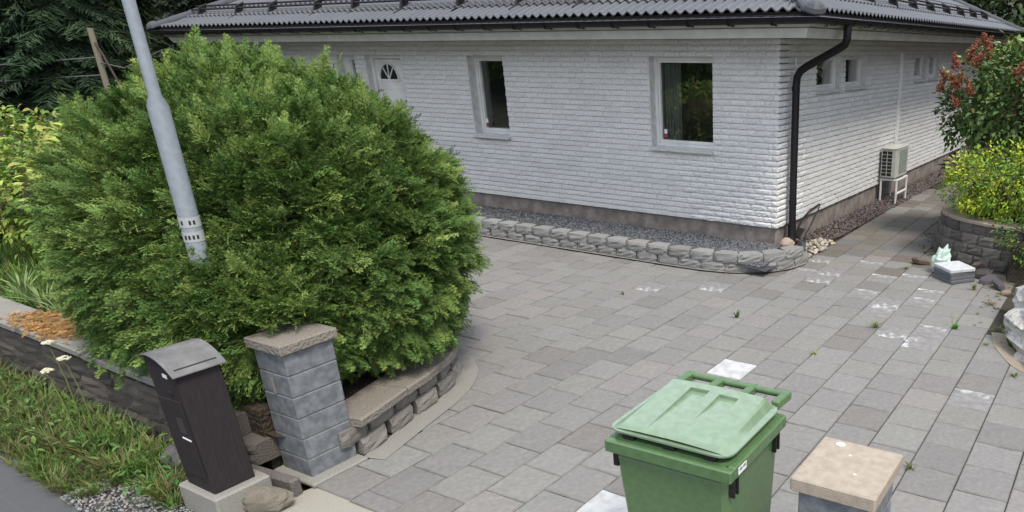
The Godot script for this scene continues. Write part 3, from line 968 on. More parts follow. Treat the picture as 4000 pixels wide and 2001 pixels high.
func split_block(w: float, h: float, d: float, taper: float, col: Color, facet := 0.3) -> MB:   # front face at z = 0, three-faceted and rough; narrower at the back
	var m := MB.new()
	m.col = col
	var xs := [-0.5, -0.5 + facet * 0.5, -0.5 + facet, 0.0, 0.5 - facet, 0.5 - facet * 0.5, 0.5]
	var g := []
	for i in xs.size():
		var c := []
		for k in 5:
			var rim := 0.0
			if i == 0 or i == xs.size() - 1: rim = 0.026
			elif i == 1 or i == xs.size() - 2: rim = 0.012
			var z := -rim + (r(-0.010, 0.008) if k > 0 and k < 4 else r(-0.012, -0.004))
			c.append(Vector3(xs[i] * w, (k / 4.0 - 0.5) * h, z))
		g.append(c)
	for i in xs.size() - 1:
		for k in 4: m.quad(g[i][k], g[i + 1][k], g[i + 1][k + 1], g[i][k + 1])
	var wb := w * taper
	for k in [0, 4]:
		var poly := []
		for i in xs.size(): poly.append(g[i][k])
		poly.append(Vector3(wb / 2, (k / 4.0 - 0.5) * h, -d))
		poly.append(Vector3(-wb / 2, (k / 4.0 - 0.5) * h, -d))
		m.face(poly, Vector3(0, 0, -d / 2))
	for i in [0, xs.size() - 1]:
		var sx := -1.0 if i == 0 else 1.0
		var poly := []
		for k in 5: poly.append(g[i][k])
		poly.append(Vector3(sx * wb / 2, h / 2, -d))
		poly.append(Vector3(sx * wb / 2, -h / 2, -d))
		m.face(poly, Vector3(0, 0, -d / 2))
	m.face([Vector3(-wb / 2, -h / 2, -d), Vector3(wb / 2, -h / 2, -d), Vector3(wb / 2, h / 2, -d), Vector3(-wb / 2, h / 2, -d)], Vector3(0, 0, -d / 2))
	return m

func block_course(parent: Node3D, path: Array, y: float, step: float, offset: float, meshes: Array, setback := 0.0, skip := 0.0) -> void:
	var d := offset
	var total := path_length(path)
	while d < total:
		var q := along(path, d)
		var p: Vector2 = q[0]
		var t: Vector2 = q[1]
		var n := Vector2(-t.y, t.x)
		p -= n * setback
		if rng.randf() >= skip:
			part("block", meshes[rng.randi() % meshes.size()], M.block, parent, Transform3D(Basis(Vector3(t.x, 0, t.y), Vector3.UP, Vector3(n.x, 0, n.y)) * Basis(Vector3.UP, r(-0.02, 0.02)), Vector3(p.x, y, p.y)))
		d += step

func make_walls() -> void:
	# low wall before the house
	var hp := [Vector2(-9, 1.25), Vector2(-0.75, 1.25), Vector2(-0.4, 1.235), Vector2(-0.1, 1.18), Vector2(0.16, 1.07), Vector2(0.36, 0.90), Vector2(0.49, 0.70), Vector2(0.555, 0.5), Vector2(0.575, 0.33)]
	var hw := thing("low_block_wall", "low curved wall of grey split blocks holding the gravel before the house", "wall", Vector3.ZERO)
	var hb := []
	for i in 8:
		var k := r(0.31, 0.39)
		hb.append(split_block(0.325, 0.117, 0.2, 0.62, Color(k, k * 0.985, k * 0.96), 0.2).mesh())
	block_course(hw, hp, 0.062, 0.335, 0.0, hb)
	block_course(hw, hp, 0.181, 0.335, 0.167, hb, 0.004)
	var hbase := MB.new()
	ribbon(hbase, hp, -0.15, 0.035, 0.004, 0.02)
	part("footing", hbase, M.concrete, hw)
	# curved planter wall by the left pillar
	var pp := [Vector2(-0.02, 6.32), Vector2(-0.09, 6.1), Vector2(-0.19, 5.8), Vector2(-0.28, 5.5), Vector2(-0.40, 5.22), Vector2(-0.58, 5.0), Vector2(-0.9, 4.78), Vector2(-1.6, 4.42), Vector2(-2.5, 4.0), Vector2(-4, 3.6), Vector2(-7, 3.45)]
	var pw := thing("planter_wall", "low curved wall of brown split blocks and slabs round the clipped conifer", "wall", Vector3.ZERO)
	var pb := []
	for i in 8:
		var k := r(0.25, 0.34)
		pb.append(split_block(0.26, 0.115, 0.17, 0.7, Color(k, k * 0.93, k * 0.84), 0.2).mesh())
	block_course(pw, pp, 0.06, 0.315, 0.16, pb, -0.02)
	block_course(pw, pp, 0.178, 0.29, 0.02, pb, 0.015)
	var d := 0.0
	var total := path_length(pp)
	var lens := [0.52, 0.86, 0.6, 0.55, 0.55, 0.55]
	var li := 0
	while d < total - 0.1:
		var l: float = lens[mini(li, lens.size() - 1)]
		var cs := MB.new()
		slab_along(cs, pp, d + 0.004, minf(d + l, total) - 0.004, -0.26, 0.045, 0.238, 0.298)
		part("cap_slab", cs, M.cap_brown, pw)
		d += l
		li += 1
	var ed := MB.new()
	ribbon(ed, pp.slice(0, 7), 0.0, 0.17, 0.006, 0.006)
	struct("kerb_strip", ed, M.concrete, "curved concrete strip at the foot of the planter wall")
	# street wall at the left
	var sp := [Vector2(-14, 6.83), Vector2(-0.44, 6.83)]
	var sw := thing("street_wall", "dark mossy block wall along the verge, topped with pale slabs", "wall", Vector3.ZERO)
	var sb := []
	for i in 8:
		var k := r(0.12, 0.20)
		sb.append(split_block(0.385, 0.145, 0.2, 0.97, Color(k, k * 0.87, k * 0.78), 0.08).mesh())
	for j in 3: block_course(sw, sp, 0.02 + 0.15 * j, 0.39, 0.19 * (j % 2), sb)
	var ft := MB.new()
	ft.box(Vector3(-0.3, 0.01, 6.84), Vector3(0.66, 0.2, 0.07), 0.015, Basis(Vector3.UP, 0.12))
	part("footing", ft, mat(Color(0.20, 0.18, 0.17), 0.95, T.coarse, 4.0, T.rough, 0.8), sw)
	var x := -14.0
	while x < -1.4:
		var cs := MB.new()
		var l := 0.58
		cs.box(Vector3(x + l / 2, 0.475, 6.72), Vector3(l - 0.008, 0.055, 0.30), 0.008)
		part("cap_slab", cs, M.concrete, sw, Transform3D(Basis(), Vector3(0, r(-0.003, 0.003), r(-0.006, 0.006))))
		x += l
	var core := MB.new()
	core.box(Vector3(-7.2, 0.2, 6.66), Vector3(13.6, 0.46, 0.1))
	part("wall_core", core, M.soil, sw)
	# right retaining wall
	var rp := [Vector2(1.46, -3.9), Vector2(1.60, -2.5), Vector2(1.72, -1.6), Vector2(1.84, -1.2), Vector2(2.03, -0.95), Vector2(2.33, -0.75), Vector2(2.65, -0.62), Vector2(3.3, -0.5)]
	var rw := thing("retaining_wall", "curved retaining wall of dark worn blocks under the yellow-green shrub", "wall", Vector3.ZERO)
	var rb := []
	for i in 10:
		var k := r(0.10, 0.21)
		k *= 1.35
		rb.append(split_block(0.24, 0.126, 0.2, 0.8, Color(k, k * 0.91, k * 0.85), 0.14).mesh())
	for j in 4: block_course(rw, rp, 0.055 + 0.130 * j, 0.246, 0.12 * (j % 2), rb, 0.03 * j)
	d = 0.0
	total = path_length(rp)
	while d < total - 0.1:
		var cs := MB.new()
		slab_along(cs, rp, d + 0.004, minf(d + 0.42, total) - 0.004, -0.31, -0.08, 0.513, 0.555)
		part("cap_slab", cs, M.cap_tan, rw)
		d += 0.42
	pillar("left", Vector3(-0.2, 0, 6.50), 0.30, 0.33, M.cap_brown)
	pillar("right", Vector3(3.455, 0, 6.30), 0.315, 0.345, M.cap_tan)

func ribbon(m: MB, path: Array, inner: float, outer: float, y_in: float, y_out: float) -> void:
	var total := path_length(path)
	var n := int(total / 0.12)
	for i in n:
		var q := []
		for e in 2:
			var a := along(path, total * (i + e) / n)
			var b := along(path, minf(total * (i + e) / n + 0.15, total))
			var c := along(path, maxf(total * (i + e) / n - 0.15, 0))
			var t: Vector2 = (b[0] - c[0]).normalized()
			var nn := Vector2(-t.y, t.x)
			var p: Vector2 = a[0]
			q.append(Vector3(p.x + nn.x * inner, y_in, p.y + nn.y * inner))
			q.append(Vector3(p.x + nn.x * outer, y_out, p.y + nn.y * outer))
		m.quad(q[0], q[1], q[3], q[2])

func slab_along(m: MB, path: Array, d0: float, d1: float, inner: float, outer: float, y0: float, y1: float) -> void:
	var n := maxi(1, int((d1 - d0) / 0.13))
	var rows := []
	for i in n + 1:
		var d := lerpf(d0, d1, float(i) / n)
		var a := along(path, d)
		var b := along(path, d + 0.15)
		var c := along(path, maxf(d - 0.15, 0))
		var t: Vector2 = (b[0] - c[0]).normalized()
		var nn := Vector2(-t.y, t.x)
		var p: Vector2 = a[0]
		var o := outer + r(-0.006, 0.004)
		rows.append([Vector3(p.x + nn.x * inner, y0, p.y + nn.y * inner), Vector3(p.x + nn.x * o, y0, p.y + nn.y * o), Vector3(p.x + nn.x * (o + 0.002), y1 - 0.012, p.y + nn.y * (o + 0.002)), Vector3(p.x + nn.x * (o - 0.012), y1, p.y + nn.y * (o - 0.012)), Vector3(p.x + nn.x * inner, y1, p.y + nn.y * inner)])
	for i in n:
		for k in 5:
			var k2 := (k + 1) % 5
			m.quad(rows[i][k], rows[i + 1][k], rows[i + 1][k2], rows[i][k2])
	for e in [0, n]:
		var other: Vector3 = rows[n - e][0]
		m.face(rows[e], other)

func pillar(which: String, at: Vector3, w: float, dp: float, cap_mat: Material) -> void:
	var label := "grey block gate pillar with brown cap, beside the dark letter box" if which == "left" else "gate pillar with sandy tan cap slab, beside the green waste bin"
	var o := thing("gate_pillar", label, "gate pillar", at, 0.03, "pair of gate pillars")
	for i in 6:
		var m := MB.new()
		m.box(Vector3.ZERO, Vector3(w, 0.1435, dp), 0.007)
		part("block", m, M.block_smooth, o, Transform3D(Basis(Vector3.UP, r(-0.008, 0.008)), Vector3(r(-0.002, 0.002), 0.072 + 0.1465 * i, r(-0.002, 0.002))))
	var mo := MB.new()
	mo.box(Vector3(0, 0.44, 0), Vector3(w - 0.012, 0.87, dp - 0.012))
	part("mortar_core", mo, M.concrete, o)
	var cp := MB.new()
	cp.box(Vector3(0, 0.913, 0), Vector3(w + 0.055, 0.068, dp + 0.055), 0.007)
	part("cap", cp, cap_mat, o)
	if which == "right":
		var dr := MB.new()
		dr.blob(func(d: Vector3) -> Vector3: return Vector3(d.x * 0.024 * (1 + 0.3 * sin(d.z * 5)), maxf(d.y, 0) * 0.006, d.z * 0.018) , 5, 10)
		part("lime_spot", dr, M.paper, o, Transform3D(Basis(), Vector3(-0.09, 0.9475, -0.155)))
		for q in [Vector3(-0.02, 0.9475, -0.08), Vector3(0.05, 0.9475, 0.06)]: part("lime_spot", dr, M.paper, o, Transform3D(Basis().scaled(Vector3(0.35, 0.6, 0.25)), q))
	else:
		var bs := MB.new()
		bs.box(Vector3(0.03, 0.006, 0.02), Vector3(w + 0.12, 0.03, dp + 0.07), 0.008)
		part("footing", bs, M.concrete, o)
		var st := MB.new()
		st.box(Vector3(-0.03, 0.64, dp / 2 + 0.0015), Vector3(0.022, 0.11, 0.003), 0.0, Basis(Vector3.BACK, 0.06))
		part("lime_run", st, M.concrete, o)

# ------------------------------------------------------------------ the clipped conifer
func spray_mesh(len: float, pairs: int, droop: float) -> ArrayMesh:
	var m := MB.new()
	var leafq := func(a: Vector3, dir: Vector3, l: float, w: float, up: Vector3) -> void:
		var s := dir.cross(up).normalized() * w
		var b := a + dir * l
		var mid := a + dir * l * 0.45
		m.tri(a, mid - s, b)
		m.tri(a, b, mid + s)
	var pt := func(z: float) -> Vector3: return Vector3(0, -droop * z * z / len, z)
	for i in 4:
		var a: Vector3 = pt.call(len * i / 4.0)
		var b: Vector3 = pt.call(len * (i + 1) / 4.0)
		m.col = Color(0.8, 0.72, 0.6)
		leafq.call(a, (b - a).normalized(), (b - a).length() * 1.15, 0.005, Vector3.UP)
	for i in pairs:
		var z := len * (0.08 + 0.9 * i / pairs)
		var l := len * 0.40 * (1.0 - 0.75 * float(i) / pairs)
		for sx in [-1.0, 1.0]:
			var a: Vector3 = pt.call(z)
			var dir := Vector3(sx * r(0.6, 0.85), r(-0.45, 0.35), r(0.4, 1.1)).normalized()
			var k := r(0.6, 1.15)
			m.col = Color(k, k, k)
			leafq.call(a, dir, l, 0.0028, Vector3(r(-0.9, 0.9), 1, r(-0.9, 0.9)))
			for j in 2:
				var p := a + dir * l * (0.3 + 0.3 * j)
				for e in [-1.0, 1.0]:
					var d2: Vector3 = (dir + Vector3(0, r(-0.2, 0.25), 0) + dir.cross(Vector3.UP) * e * 0.8).normalized()
					k = r(0.7, 1.45)
					m.col = Color(k * 1.04, k, k * 0.9)
					leafq.call(p, d2, l * (0.6 - 0.12 * j), 0.0026, Vector3(r(-0.9, 0.9), 1, r(-0.9, 0.9)))
	return m.mesh()

func make_hedge() -> void:
	var o := thing("clipped_conifer", "large rounded green conifer bush grown over the street wall around the lamp post", "conifer bush", Vector3(-1.83, 0.27, 5.56))
	var mid := Vector3(0, 0.82, 0)
	var rad := Vector3(1.60, 1.37, 1.31)
	var f := noise(77, 0.55, 3)
	var f2 := noise(78, 0.9, 2)
	var surface := func(d: Vector3) -> Vector3:
		var k := 1.0 + 0.12 * f.get_noise_3d(d.x * 3, d.y * 3, d.z * 3) + 0.10 * f2.get_noise_3d(d.x * 7, d.y * 10, d.z * 7)
		return mid + d * rad * k
	var core := MB.new()
	core.blob(func(d: Vector3) -> Vector3: return mid + (surface.call(d) - mid) * 0.78 * (1 + r(-0.03, 0.03)), 22, 30)
	part("branches", core, M.twigs, o)
	var tr := MB.new()
	for i in 5: tr.tube([Vector3(r(-0.5, 0.5), -0.05, r(-0.4, 0.4)), Vector3(r(-0.6, 0.6), 0.9, r(-0.4, 0.4)), Vector3(r(-0.7, 0.7), 1.8, r(-0.4, 0.4))], [0.06, 0.045, 0.02], 7)
	part("trunk", tr, M.bark, o)
	var forms := [spray_mesh(0.16, 8, 0.3), spray_mesh(0.135, 7, 0.55), spray_mesh(0.19, 9, 0.15)]
	var xs := [[], [], []]
	var cs := [[], [], []]
	var clumps := 3300
	var post := Vector2(-0.78, 6.64)
	for i in clumps:
		var y := 1.0 - 2.0 * (i + 0.5) / clumps
		var a := i * 2.39996 + r(-0.2, 0.2)
		var d := Vector3(cos(a) * sqrt(1 - y * y), y, sin(a) * sqrt(1 - y * y))
		var p: Vector3 = surface.call(d)
		p = mid + (p - mid) * r(0.88, 1.02)
		if i % 6 == 0:   # the low side that has grown over the wall
			p = Vector3(0.72, 0.62, 0.80) + Vector3(d.x * 0.95, d.y * 0.60, d.z * 0.52) * r(0.85, 1.0)
		if p.y < 0.0: continue
		var nrm := (d / rad).normalized()
		var droop := Vector3(0, lerpf(-0.55, 0.55, clampf(d.y * 0.5 + 0.5, 0, 1)), 0)
		var main := (nrm + droop + Vector3(r(-0.45, 0.45), r(-0.25, 0.25), r(-0.45, 0.45))).normalized()
		var tone := r(0.0, 1.0)
		var base := Color(0.095, 0.175, 0.047).lerp(Color(0.23, 0.33, 0.095), tone * tone)
		if rng.randf() < 0.004: base = Color(0.12, 0.095, 0.04)
		var count := 24
		for k in count:
			var dir := (main + Vector3(r(-0.6, 0.6), r(-0.45, 0.5), r(-0.6, 0.6))).normalized()
			var at := p + Vector3(r(-0.07, 0.07), r(-0.05, 0.05), r(-0.07, 0.07)) - nrm * 0.05
			var w := at + o.position
			var tip := w + dir * 0.2
			# the bush is cut back round the post
			if (Vector2(w.x, w.z).distance_to(post) < 0.14 or Vector2(tip.x, tip.z).distance_to(post) < 0.10 or (tip.z > 6.6 and absf(tip.x + 0.72) < 0.17)) and w.y > 1.46: continue
			if tip.z > 6.30 and tip.x > -0.42 and tip.y < 1.05: continue
			if tip.z > 6.86 and tip.x > -0.66: continue
			if tip.y > 0.25 and tip.y < 0.36 and rng.randf() < 0.4: continue
			if tip.y < 0.3: continue
			var v := int(rng.randi() % 3)
			var bs := Basis.looking_at(-dir, Vector3(r(-0.8, 0.8), 1, r(-0.8, 0.8)))
			xs[v].append(Transform3D(bs * r(0.65, 1.15), at))
			cs[v].append(jitter(base, 0.22))
	# a few long leaders stand out of the top
	for i in 40:
		var a := r(0, TAU)
		var q := r(0.1, 0.8)
		var d := Vector3(cos(a) * q, sqrt(1 - q * q), sin(a) * q)
		var p: Vector3 = surface.call(d)
		for k in 5:
			var dir := Vector3(r(-0.3, 0.3), 1.0, r(-0.3, 0.3)).normalized()
			xs[2].append(Transform3D(Basis.looking_at(-dir, Vector3(r(-1, 1), 0.1, r(-1, 1))) * r(0.6, 1.25), p + Vector3(r(-0.05, 0.05), r(-0.05, 0.06), r(-0.05, 0.05))))
			cs[2].append(jitter(Color(0.17, 0.26, 0.07), 0.25))
	for v in 3: scatter("foliage", forms[v], M.thuja, xs[v], cs[v], o)

# ------------------------------------------------------------------ lamp post, letter box, stones
func lump(sx: float, sy: float, sz: float, seed_: int, rough := 0.25) -> MB:
	var f := noise(seed_, 0.8, 3)
	var m := MB.new()
	m.blob(func(d: Vector3) -> Vector3:
		var k := 1.0 + rough * f.get_noise_3d(d.x * 1.6, d.y * 1.6, d.z * 1.6) * 1.6
		return Vector3(d.x * sx, maxf(d.y, -0.6) * sy, d.z * sz) * k, 10, 16)
	return m

func make_street_things() -> void:
	var lp := thing("lamp_post", "galvanised steel lamp post rising through the clipped conifer", "lamp post", Vector3(-0.755, 0.0, 6.64))
	var lo := MB.new()
	lo.tube([Vector3(0, 0, 0), Vector3(0, 2.27, 0)], [0.056, 0.054], 24)
	part("lower_section", lo, M.zinc, lp)
	var co := MB.new()
	co.tube([Vector3(0, 2.27, 0), Vector3(0, 2.295, 0), Vector3(0, 2.325, 0), Vector3(0, 2.35, 0)], [0.054, 0.054, 0.046, 0.034], 24)
	part("collar", co, M.zinc, lp)
	var up := MB.new()
	up.tube([Vector3(0, 2.34, 0), Vector3(0, 5.6, 0)], [0.0325, 0.029], 20)
	part("upper_section", up, M.zinc, lp)
	var arm := MB.new()
	arm.tube([Vector3(0, 5.58, 0), Vector3(0, 5.72, 0.05), Vector3(0, 5.8, 0.4)], [0.03, 0.028, 0.026], 10)
	part("arm", arm, M.zinc, lp)
	var hd := MB.new()
	hd.box(Vector3(0, 5.82, 0.65), Vector3(0.2, 0.09, 0.52), 0.03)
	part("lamp_head", hd, M.tin, lp)
	var bandm := mat(Color(0.36, 0.375, 0.38), 0.6)
	for y in [1.62, 1.53]:
		var b := MB.new()
		b.tube([Vector3(0, y - 0.03, 0), Vector3(0, y + 0.03, 0)], [0.0572, 0.0568], 24)
		var bd := part("marking_band", b, bandm, lp)
		for i in 4:
			var a := deg_to_rad(20.0 + i * 22.0)
			if y > 1.6 and i == 1: continue
			var k := MB.new()
			k.box(Vector3(sin(a) * 0.0566, y, cos(a) * 0.0566), Vector3(0.011, 0.024, 0.004), 0.0, Basis(Vector3.UP, a))
			part("mark", k, M.black_plastic, bd)

	var mb := thing("letter_box", "tall dark brown letter box with curved grey metal roof, on a concrete block", "letter box", Vector3(-0.285, 0.15, 7.06))
	mb.rotation = Vector3(0, 0.0, deg_to_rad(4.0))
	var bx := MB.new()
	bx.box(Vector3(0, 0.39, 0), Vector3(0.30, 0.79, 0.235), 0.006)
	part("body", bx, M.dark_wood, mb)
	var dr := MB.new()
	dr.box(Vector3(-0.01, 0.34, 0.12), Vector3(0.25, 0.5, 0.008), 0.003)
	part("door", dr, M.dark_wood, mb)
	var rf := MB.new()
	var np := 12
	var arcp := []
	for i in np + 1:
		var u := float(i) / np
		arcp.append(Vector3(-0.185 + 0.365 * u, 0.835 - 0.085 * u * u * 1.0 + 0.16 * u * (1 - u), 0))
	for i in np:
		var a: Vector3 = arcp[i]
		var b: Vector3 = arcp[i + 1]
		rf.hexa(func(p: Vector3) -> Vector3:
			var q := a.lerp(b, p.x + 0.5)
			return q + Vector3(0, p.y, p.z), Vector3(1, 0.006, 0.285), 0.0)
	part("roof", rf, M.tin, mb)
	var gb := MB.new()
	for i in np:
		var a: Vector3 = arcp[i] * Vector3(0.86, 1, 1)
		var b: Vector3 = arcp[i + 1] * Vector3(0.86, 1, 1)
		for z in [0.1165, -0.1165]:
			var s: float = signf(z)
			var q := [Vector3(a.x, 0.7, z), Vector3(b.x, 0.7, z), Vector3(b.x, b.y, z), Vector3(a.x, a.y, z)]
			if s > 0: gb.quad(q[0], q[1], q[2], q[3])
			else: gb.quad(q[1], q[0], q[3], q[2])
	part("gable", gb, M.dark_wood, mb)
	var nl := MB.new()
	nl.box(Vector3(0.03, 0.735, 0.119), Vector3(0.045, 0.022, 0.003), 0.0, Basis(Vector3.BACK, -0.15))
	part("name_strip", nl, M.paper, mb)
	var sl := MB.new()
	sl.box(Vector3(0.03, 0.63, 0.119), Vector3(0.055, 0.024, 0.005), 0.002)
	part("lock", sl, M.black_plastic, mb)
	var gr := MB.new()
	gr.box(Vector3(0.045, 0.43, 0.1255), Vector3(0.07, 0.10, 0.002))
	part("worn_plate", gr, mat(Color(0.07, 0.06, 0.065), 0.7, T.coarse, 6.0), mb)
	var ws := MB.new()
	ws.box(Vector3(0.055, 0.345, 0.1255), Vector3(0.09, 0.009, 0.003), 0.0, Basis(Vector3.BACK, -0.1))
	part("white_strip", ws, M.paper, mb)
	var ps := MB.new()
	ps.box(Vector3(-0.28, 0.06, 7.05), Vector3(0.40, 0.185, 0.33), 0.012, Basis(Vector3.UP, 0.02))
	tag(part("plinth_block", ps, M.concrete, self), "pale concrete block under the letter box", "concrete block")
	tag(part("boulder", lump(0.16, 0.085, 0.085, 5), mat(Color(0.25, 0.225, 0.18), 0.9, T.coarse, 3.0, T.fine, 0.4), self, Transform3D(Basis(Vector3.UP, 0.5), Vector3(-0.03, 0.04, 6.98))), "flat round stone between the letter box and the gate pillar", "stone")
	tag(part("boulder", lump(0.13, 0.12, 0.1, 6), mat(Color(0.17, 0.165, 0.16), 0.9, T.coarse, 3.0, T.fine, 0.4), self, Transform3D(Basis(), Vector3(-0.98, 0.05, 6.98))), "grey boulder among the weeds at the left of the letter box", "stone")
	# dry clippings on the wall
	var chips := []
	var cc := []
	var sp := spray_mesh(0.1, 4, 0.2)
	for i in 620:
		var u := rng.randf()
		chips.append(Transform3D(Basis.from_euler(Vector3(r(-0.3, 0.3), r(0, 6.3), r(-0.3, 0.3))) * r(0.4, 0.9), Vector3(-3.75 + 0.95 * u + r(-0.15, 0.15), 0.508 + r(0, 0.02), 6.73 + clampf(r(-0.16, 0.11) + r(-0.05, 0.05), -0.17, 0.13))))
		cc.append(jitter(Color(0.40, 0.235, 0.095), 0.35))
	scatter("dry_clippings", sp, M.thuja, chips, cc, self, true).set_meta("label", "orange-brown dry conifer clippings on top of the street wall")

# ------------------------------------------------------------------ waste bin
func make_bin() -> void:
	var o := thing("waste_bin", "green plastic wheeled waste bin with closed green lid, painted paler for the sky reflection", "waste bin", Vector3(2.755, 0, 6.39), 0.045)
	var W := 0.635
	var D := 0.585
	var b := MB.new()
	b.hexa(func(p: Vector3) -> Vector3:
		var k := lerpf(0.80, 0.955, (p.y + 0.42) / 0.84)
		return Vector3(p.x * k, 0.52 + p.y, p.z * k + lerpf(-0.03, 0.0, (p.y + 0.42) / 0.84)), Vector3(W - 0.02, 0.84, D - 0.02), 0.035)
	part("body", b, M.green_plastic, o)
	var rim := MB.new()
	for q in [[0.0, D / 2 - 0.02, W, 0.04], [0.0, -D / 2 + 0.02, W, 0.04]]: rim.box(Vector3(q[0], 0.963, q[1]), Vector3(q[2], 0.062, q[3]), 0.007)
	for x in [-W / 2 + 0.02, W / 2 - 0.02]: rim.box(Vector3(x, 0.963, 0), Vector3(0.04, 0.062, D - 0.08), 0.007)
	rim.box(Vector3(0, 0.97, 0), Vector3(W - 0.05, 0.02, D - 0.05))
	part("rim", rim, M.green_plastic, o)
	var r2 := MB.new()
	rounded_plate(r2, W - 0.045, D - 0.05, 0.05, 0.994, 1.010, Vector3.ZERO)
	part("inner_rim", r2, M.green_plastic, o)
	for x in [-0.2, 0.005, 0.205]:
		var lug := MB.new()
		lug.box(Vector3(x, 1.026, D / 2 - 0.035), Vector3(0.06, 0.036, 0.03), 0.004)
		part("shade_black_lug", lug, M.black_plastic, o)  # lugs coloured black for the recess shade below the lid lip
	# lid: a flange and a crowned top with two sunk panels
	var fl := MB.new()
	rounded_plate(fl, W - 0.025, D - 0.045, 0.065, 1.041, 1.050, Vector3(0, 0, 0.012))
	var lid := part("lid", fl, M.sky_paled_lid, o)
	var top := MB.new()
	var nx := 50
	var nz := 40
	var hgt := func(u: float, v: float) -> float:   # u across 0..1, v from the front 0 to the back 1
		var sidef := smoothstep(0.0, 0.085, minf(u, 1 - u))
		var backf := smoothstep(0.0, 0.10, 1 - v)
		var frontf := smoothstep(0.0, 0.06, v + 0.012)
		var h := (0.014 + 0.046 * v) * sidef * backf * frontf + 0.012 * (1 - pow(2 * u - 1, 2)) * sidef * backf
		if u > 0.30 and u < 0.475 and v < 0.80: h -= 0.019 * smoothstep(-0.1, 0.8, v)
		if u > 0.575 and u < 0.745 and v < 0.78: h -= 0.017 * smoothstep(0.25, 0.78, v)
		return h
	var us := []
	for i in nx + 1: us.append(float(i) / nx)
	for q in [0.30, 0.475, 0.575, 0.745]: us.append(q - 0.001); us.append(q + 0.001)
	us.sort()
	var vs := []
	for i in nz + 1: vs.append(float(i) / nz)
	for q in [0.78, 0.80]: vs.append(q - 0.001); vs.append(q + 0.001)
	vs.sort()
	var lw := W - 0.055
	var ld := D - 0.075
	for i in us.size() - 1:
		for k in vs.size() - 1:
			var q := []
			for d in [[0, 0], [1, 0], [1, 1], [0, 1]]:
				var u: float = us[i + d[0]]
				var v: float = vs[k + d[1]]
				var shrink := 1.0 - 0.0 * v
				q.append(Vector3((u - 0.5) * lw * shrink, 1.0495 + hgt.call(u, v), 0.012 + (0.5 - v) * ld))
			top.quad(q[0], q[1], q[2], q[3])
	part("lid_crown", top, M.sky_paled_lid, lid)
	var hb := MB.new()
	hb.tube([Vector3(-0.275, 1.04, -0.40), Vector3(0.275, 1.04, -0.40)], [0.018, 0.018], 12)
	part("handle_bar", hb, M.green_plastic, o)
	for x in [-0.268, -0.09, 0.09, 0.268]:
		var a := MB.new()
		a.box(Vector3(x, 1.04, -0.34), Vector3(0.042, 0.045, 0.16), 0.006, Basis(Vector3.RIGHT, -0.06))
		part("handle_arm", a, M.green_plastic, o)
	for s in [-1.0, 1.0]:
		var w := MB.new()
		w.tube([Vector3(s * 0.255, 0.1, -0.27), Vector3(s * 0.30, 0.1, -0.27)], [0.1, 0.1], 20)
		var wh := part("wheel", w, M.black_plastic, o)
		var hub := MB.new()
		hub.tube([Vector3(s * 0.298, 0.1, -0.27), Vector3(s * 0.306, 0.1, -0.27)], [0.03, 0.026], 12)
		part("hub", hub, M.green_plastic, wh)
		for z in [0.22, -0.21]:
			var c := MB.new()
			for e in [-0.018, 0.018]: c.box(Vector3(s * 0.296, 0.885, z + e), Vector3(0.028, 0.095, 0.012), 0.003)
			part("lifting_rib", c, M.black_plastic, o)
	var lb := MB.new()
	lb.box(Vector3(0.3185, 0.962, 0.185), Vector3(0.002, 0.032, 0.075))
	var lab := part("label", lb, M.paper, o)
	for i in 4:
		var t := MB.new()
		t.box(Vector3(0.3197, 0.972 - 0.008 * (i / 2), 0.168 + 0.034 * (i % 2)), Vector3(0.001, 0.004, 0.026))
		part("printed_line", t, M.black_plastic, lab)

func rounded_plate(m: MB, w: float, d: float, rad: float, y0: float, y1: float, at: Vector3) -> void:
	var pts := []
	for c in [[1, 1, 0.0], [-1, 1, 90.0], [-1, -1, 180.0], [1, -1, 270.0]]:
		for i in 7:
			var a := deg_to_rad(c[2] + i * 15.0)
			pts.append(Vector2(c[0] * (w / 2 - rad) + cos(a) * rad, c[1] * (d / 2 - rad) + sin(a) * rad))
	var n := pts.size()
	for i in n:
		var p: Vector2 = pts[i]
		var q: Vector2 = pts[(i + 1) % n]
		var a := at + Vector3(p.x, y1, p.y)
		var b := at + Vector3(q.x, y1, q.y)
		m.tri(at + Vector3(0, y1, 0), b, a)
		m.tri(at + Vector3(0, y0, 0), at + Vector3(p.x, y0, p.y), at + Vector3(q.x, y0, q.y))
		m.quad(at + Vector3(p.x, y1, p.y), at + Vector3(q.x, y1, q.y), at + Vector3(q.x, y0, q.y), at + Vector3(p.x, y0, p.y))

# ------------------------------------------------------------------ things at the right of the house
func leaf_mesh(l: float, w: float, fold: float) -> ArrayMesh:   # one ovate leaf along z
	var m := MB.new()
	var a := Vector3.ZERO
	var e := Vector3(0, -l * 0.16, l)
	var c1 := Vector3(0, l * 0.02, l * 0.35)
	var c2 := Vector3(0, -l * 0.02, l * 0.7)
	for s in [-1.0, 1.0]:
		var p1 := Vector3(s * w * 0.9, fold, l * 0.3)
		var p2 := Vector3(s * w * 0.75, fold * 0.6 - l * 0.03, l * 0.65)
		var tris := [[a, p1, c1], [c1, p1, p2], [c1, p2, c2], [c2, p2, e]]
		for t in tris:
			if s > 0: m.tri(t[0], t[1], t[2])
			else: m.tri(t[0], t[2], t[1])
	return m.mesh()

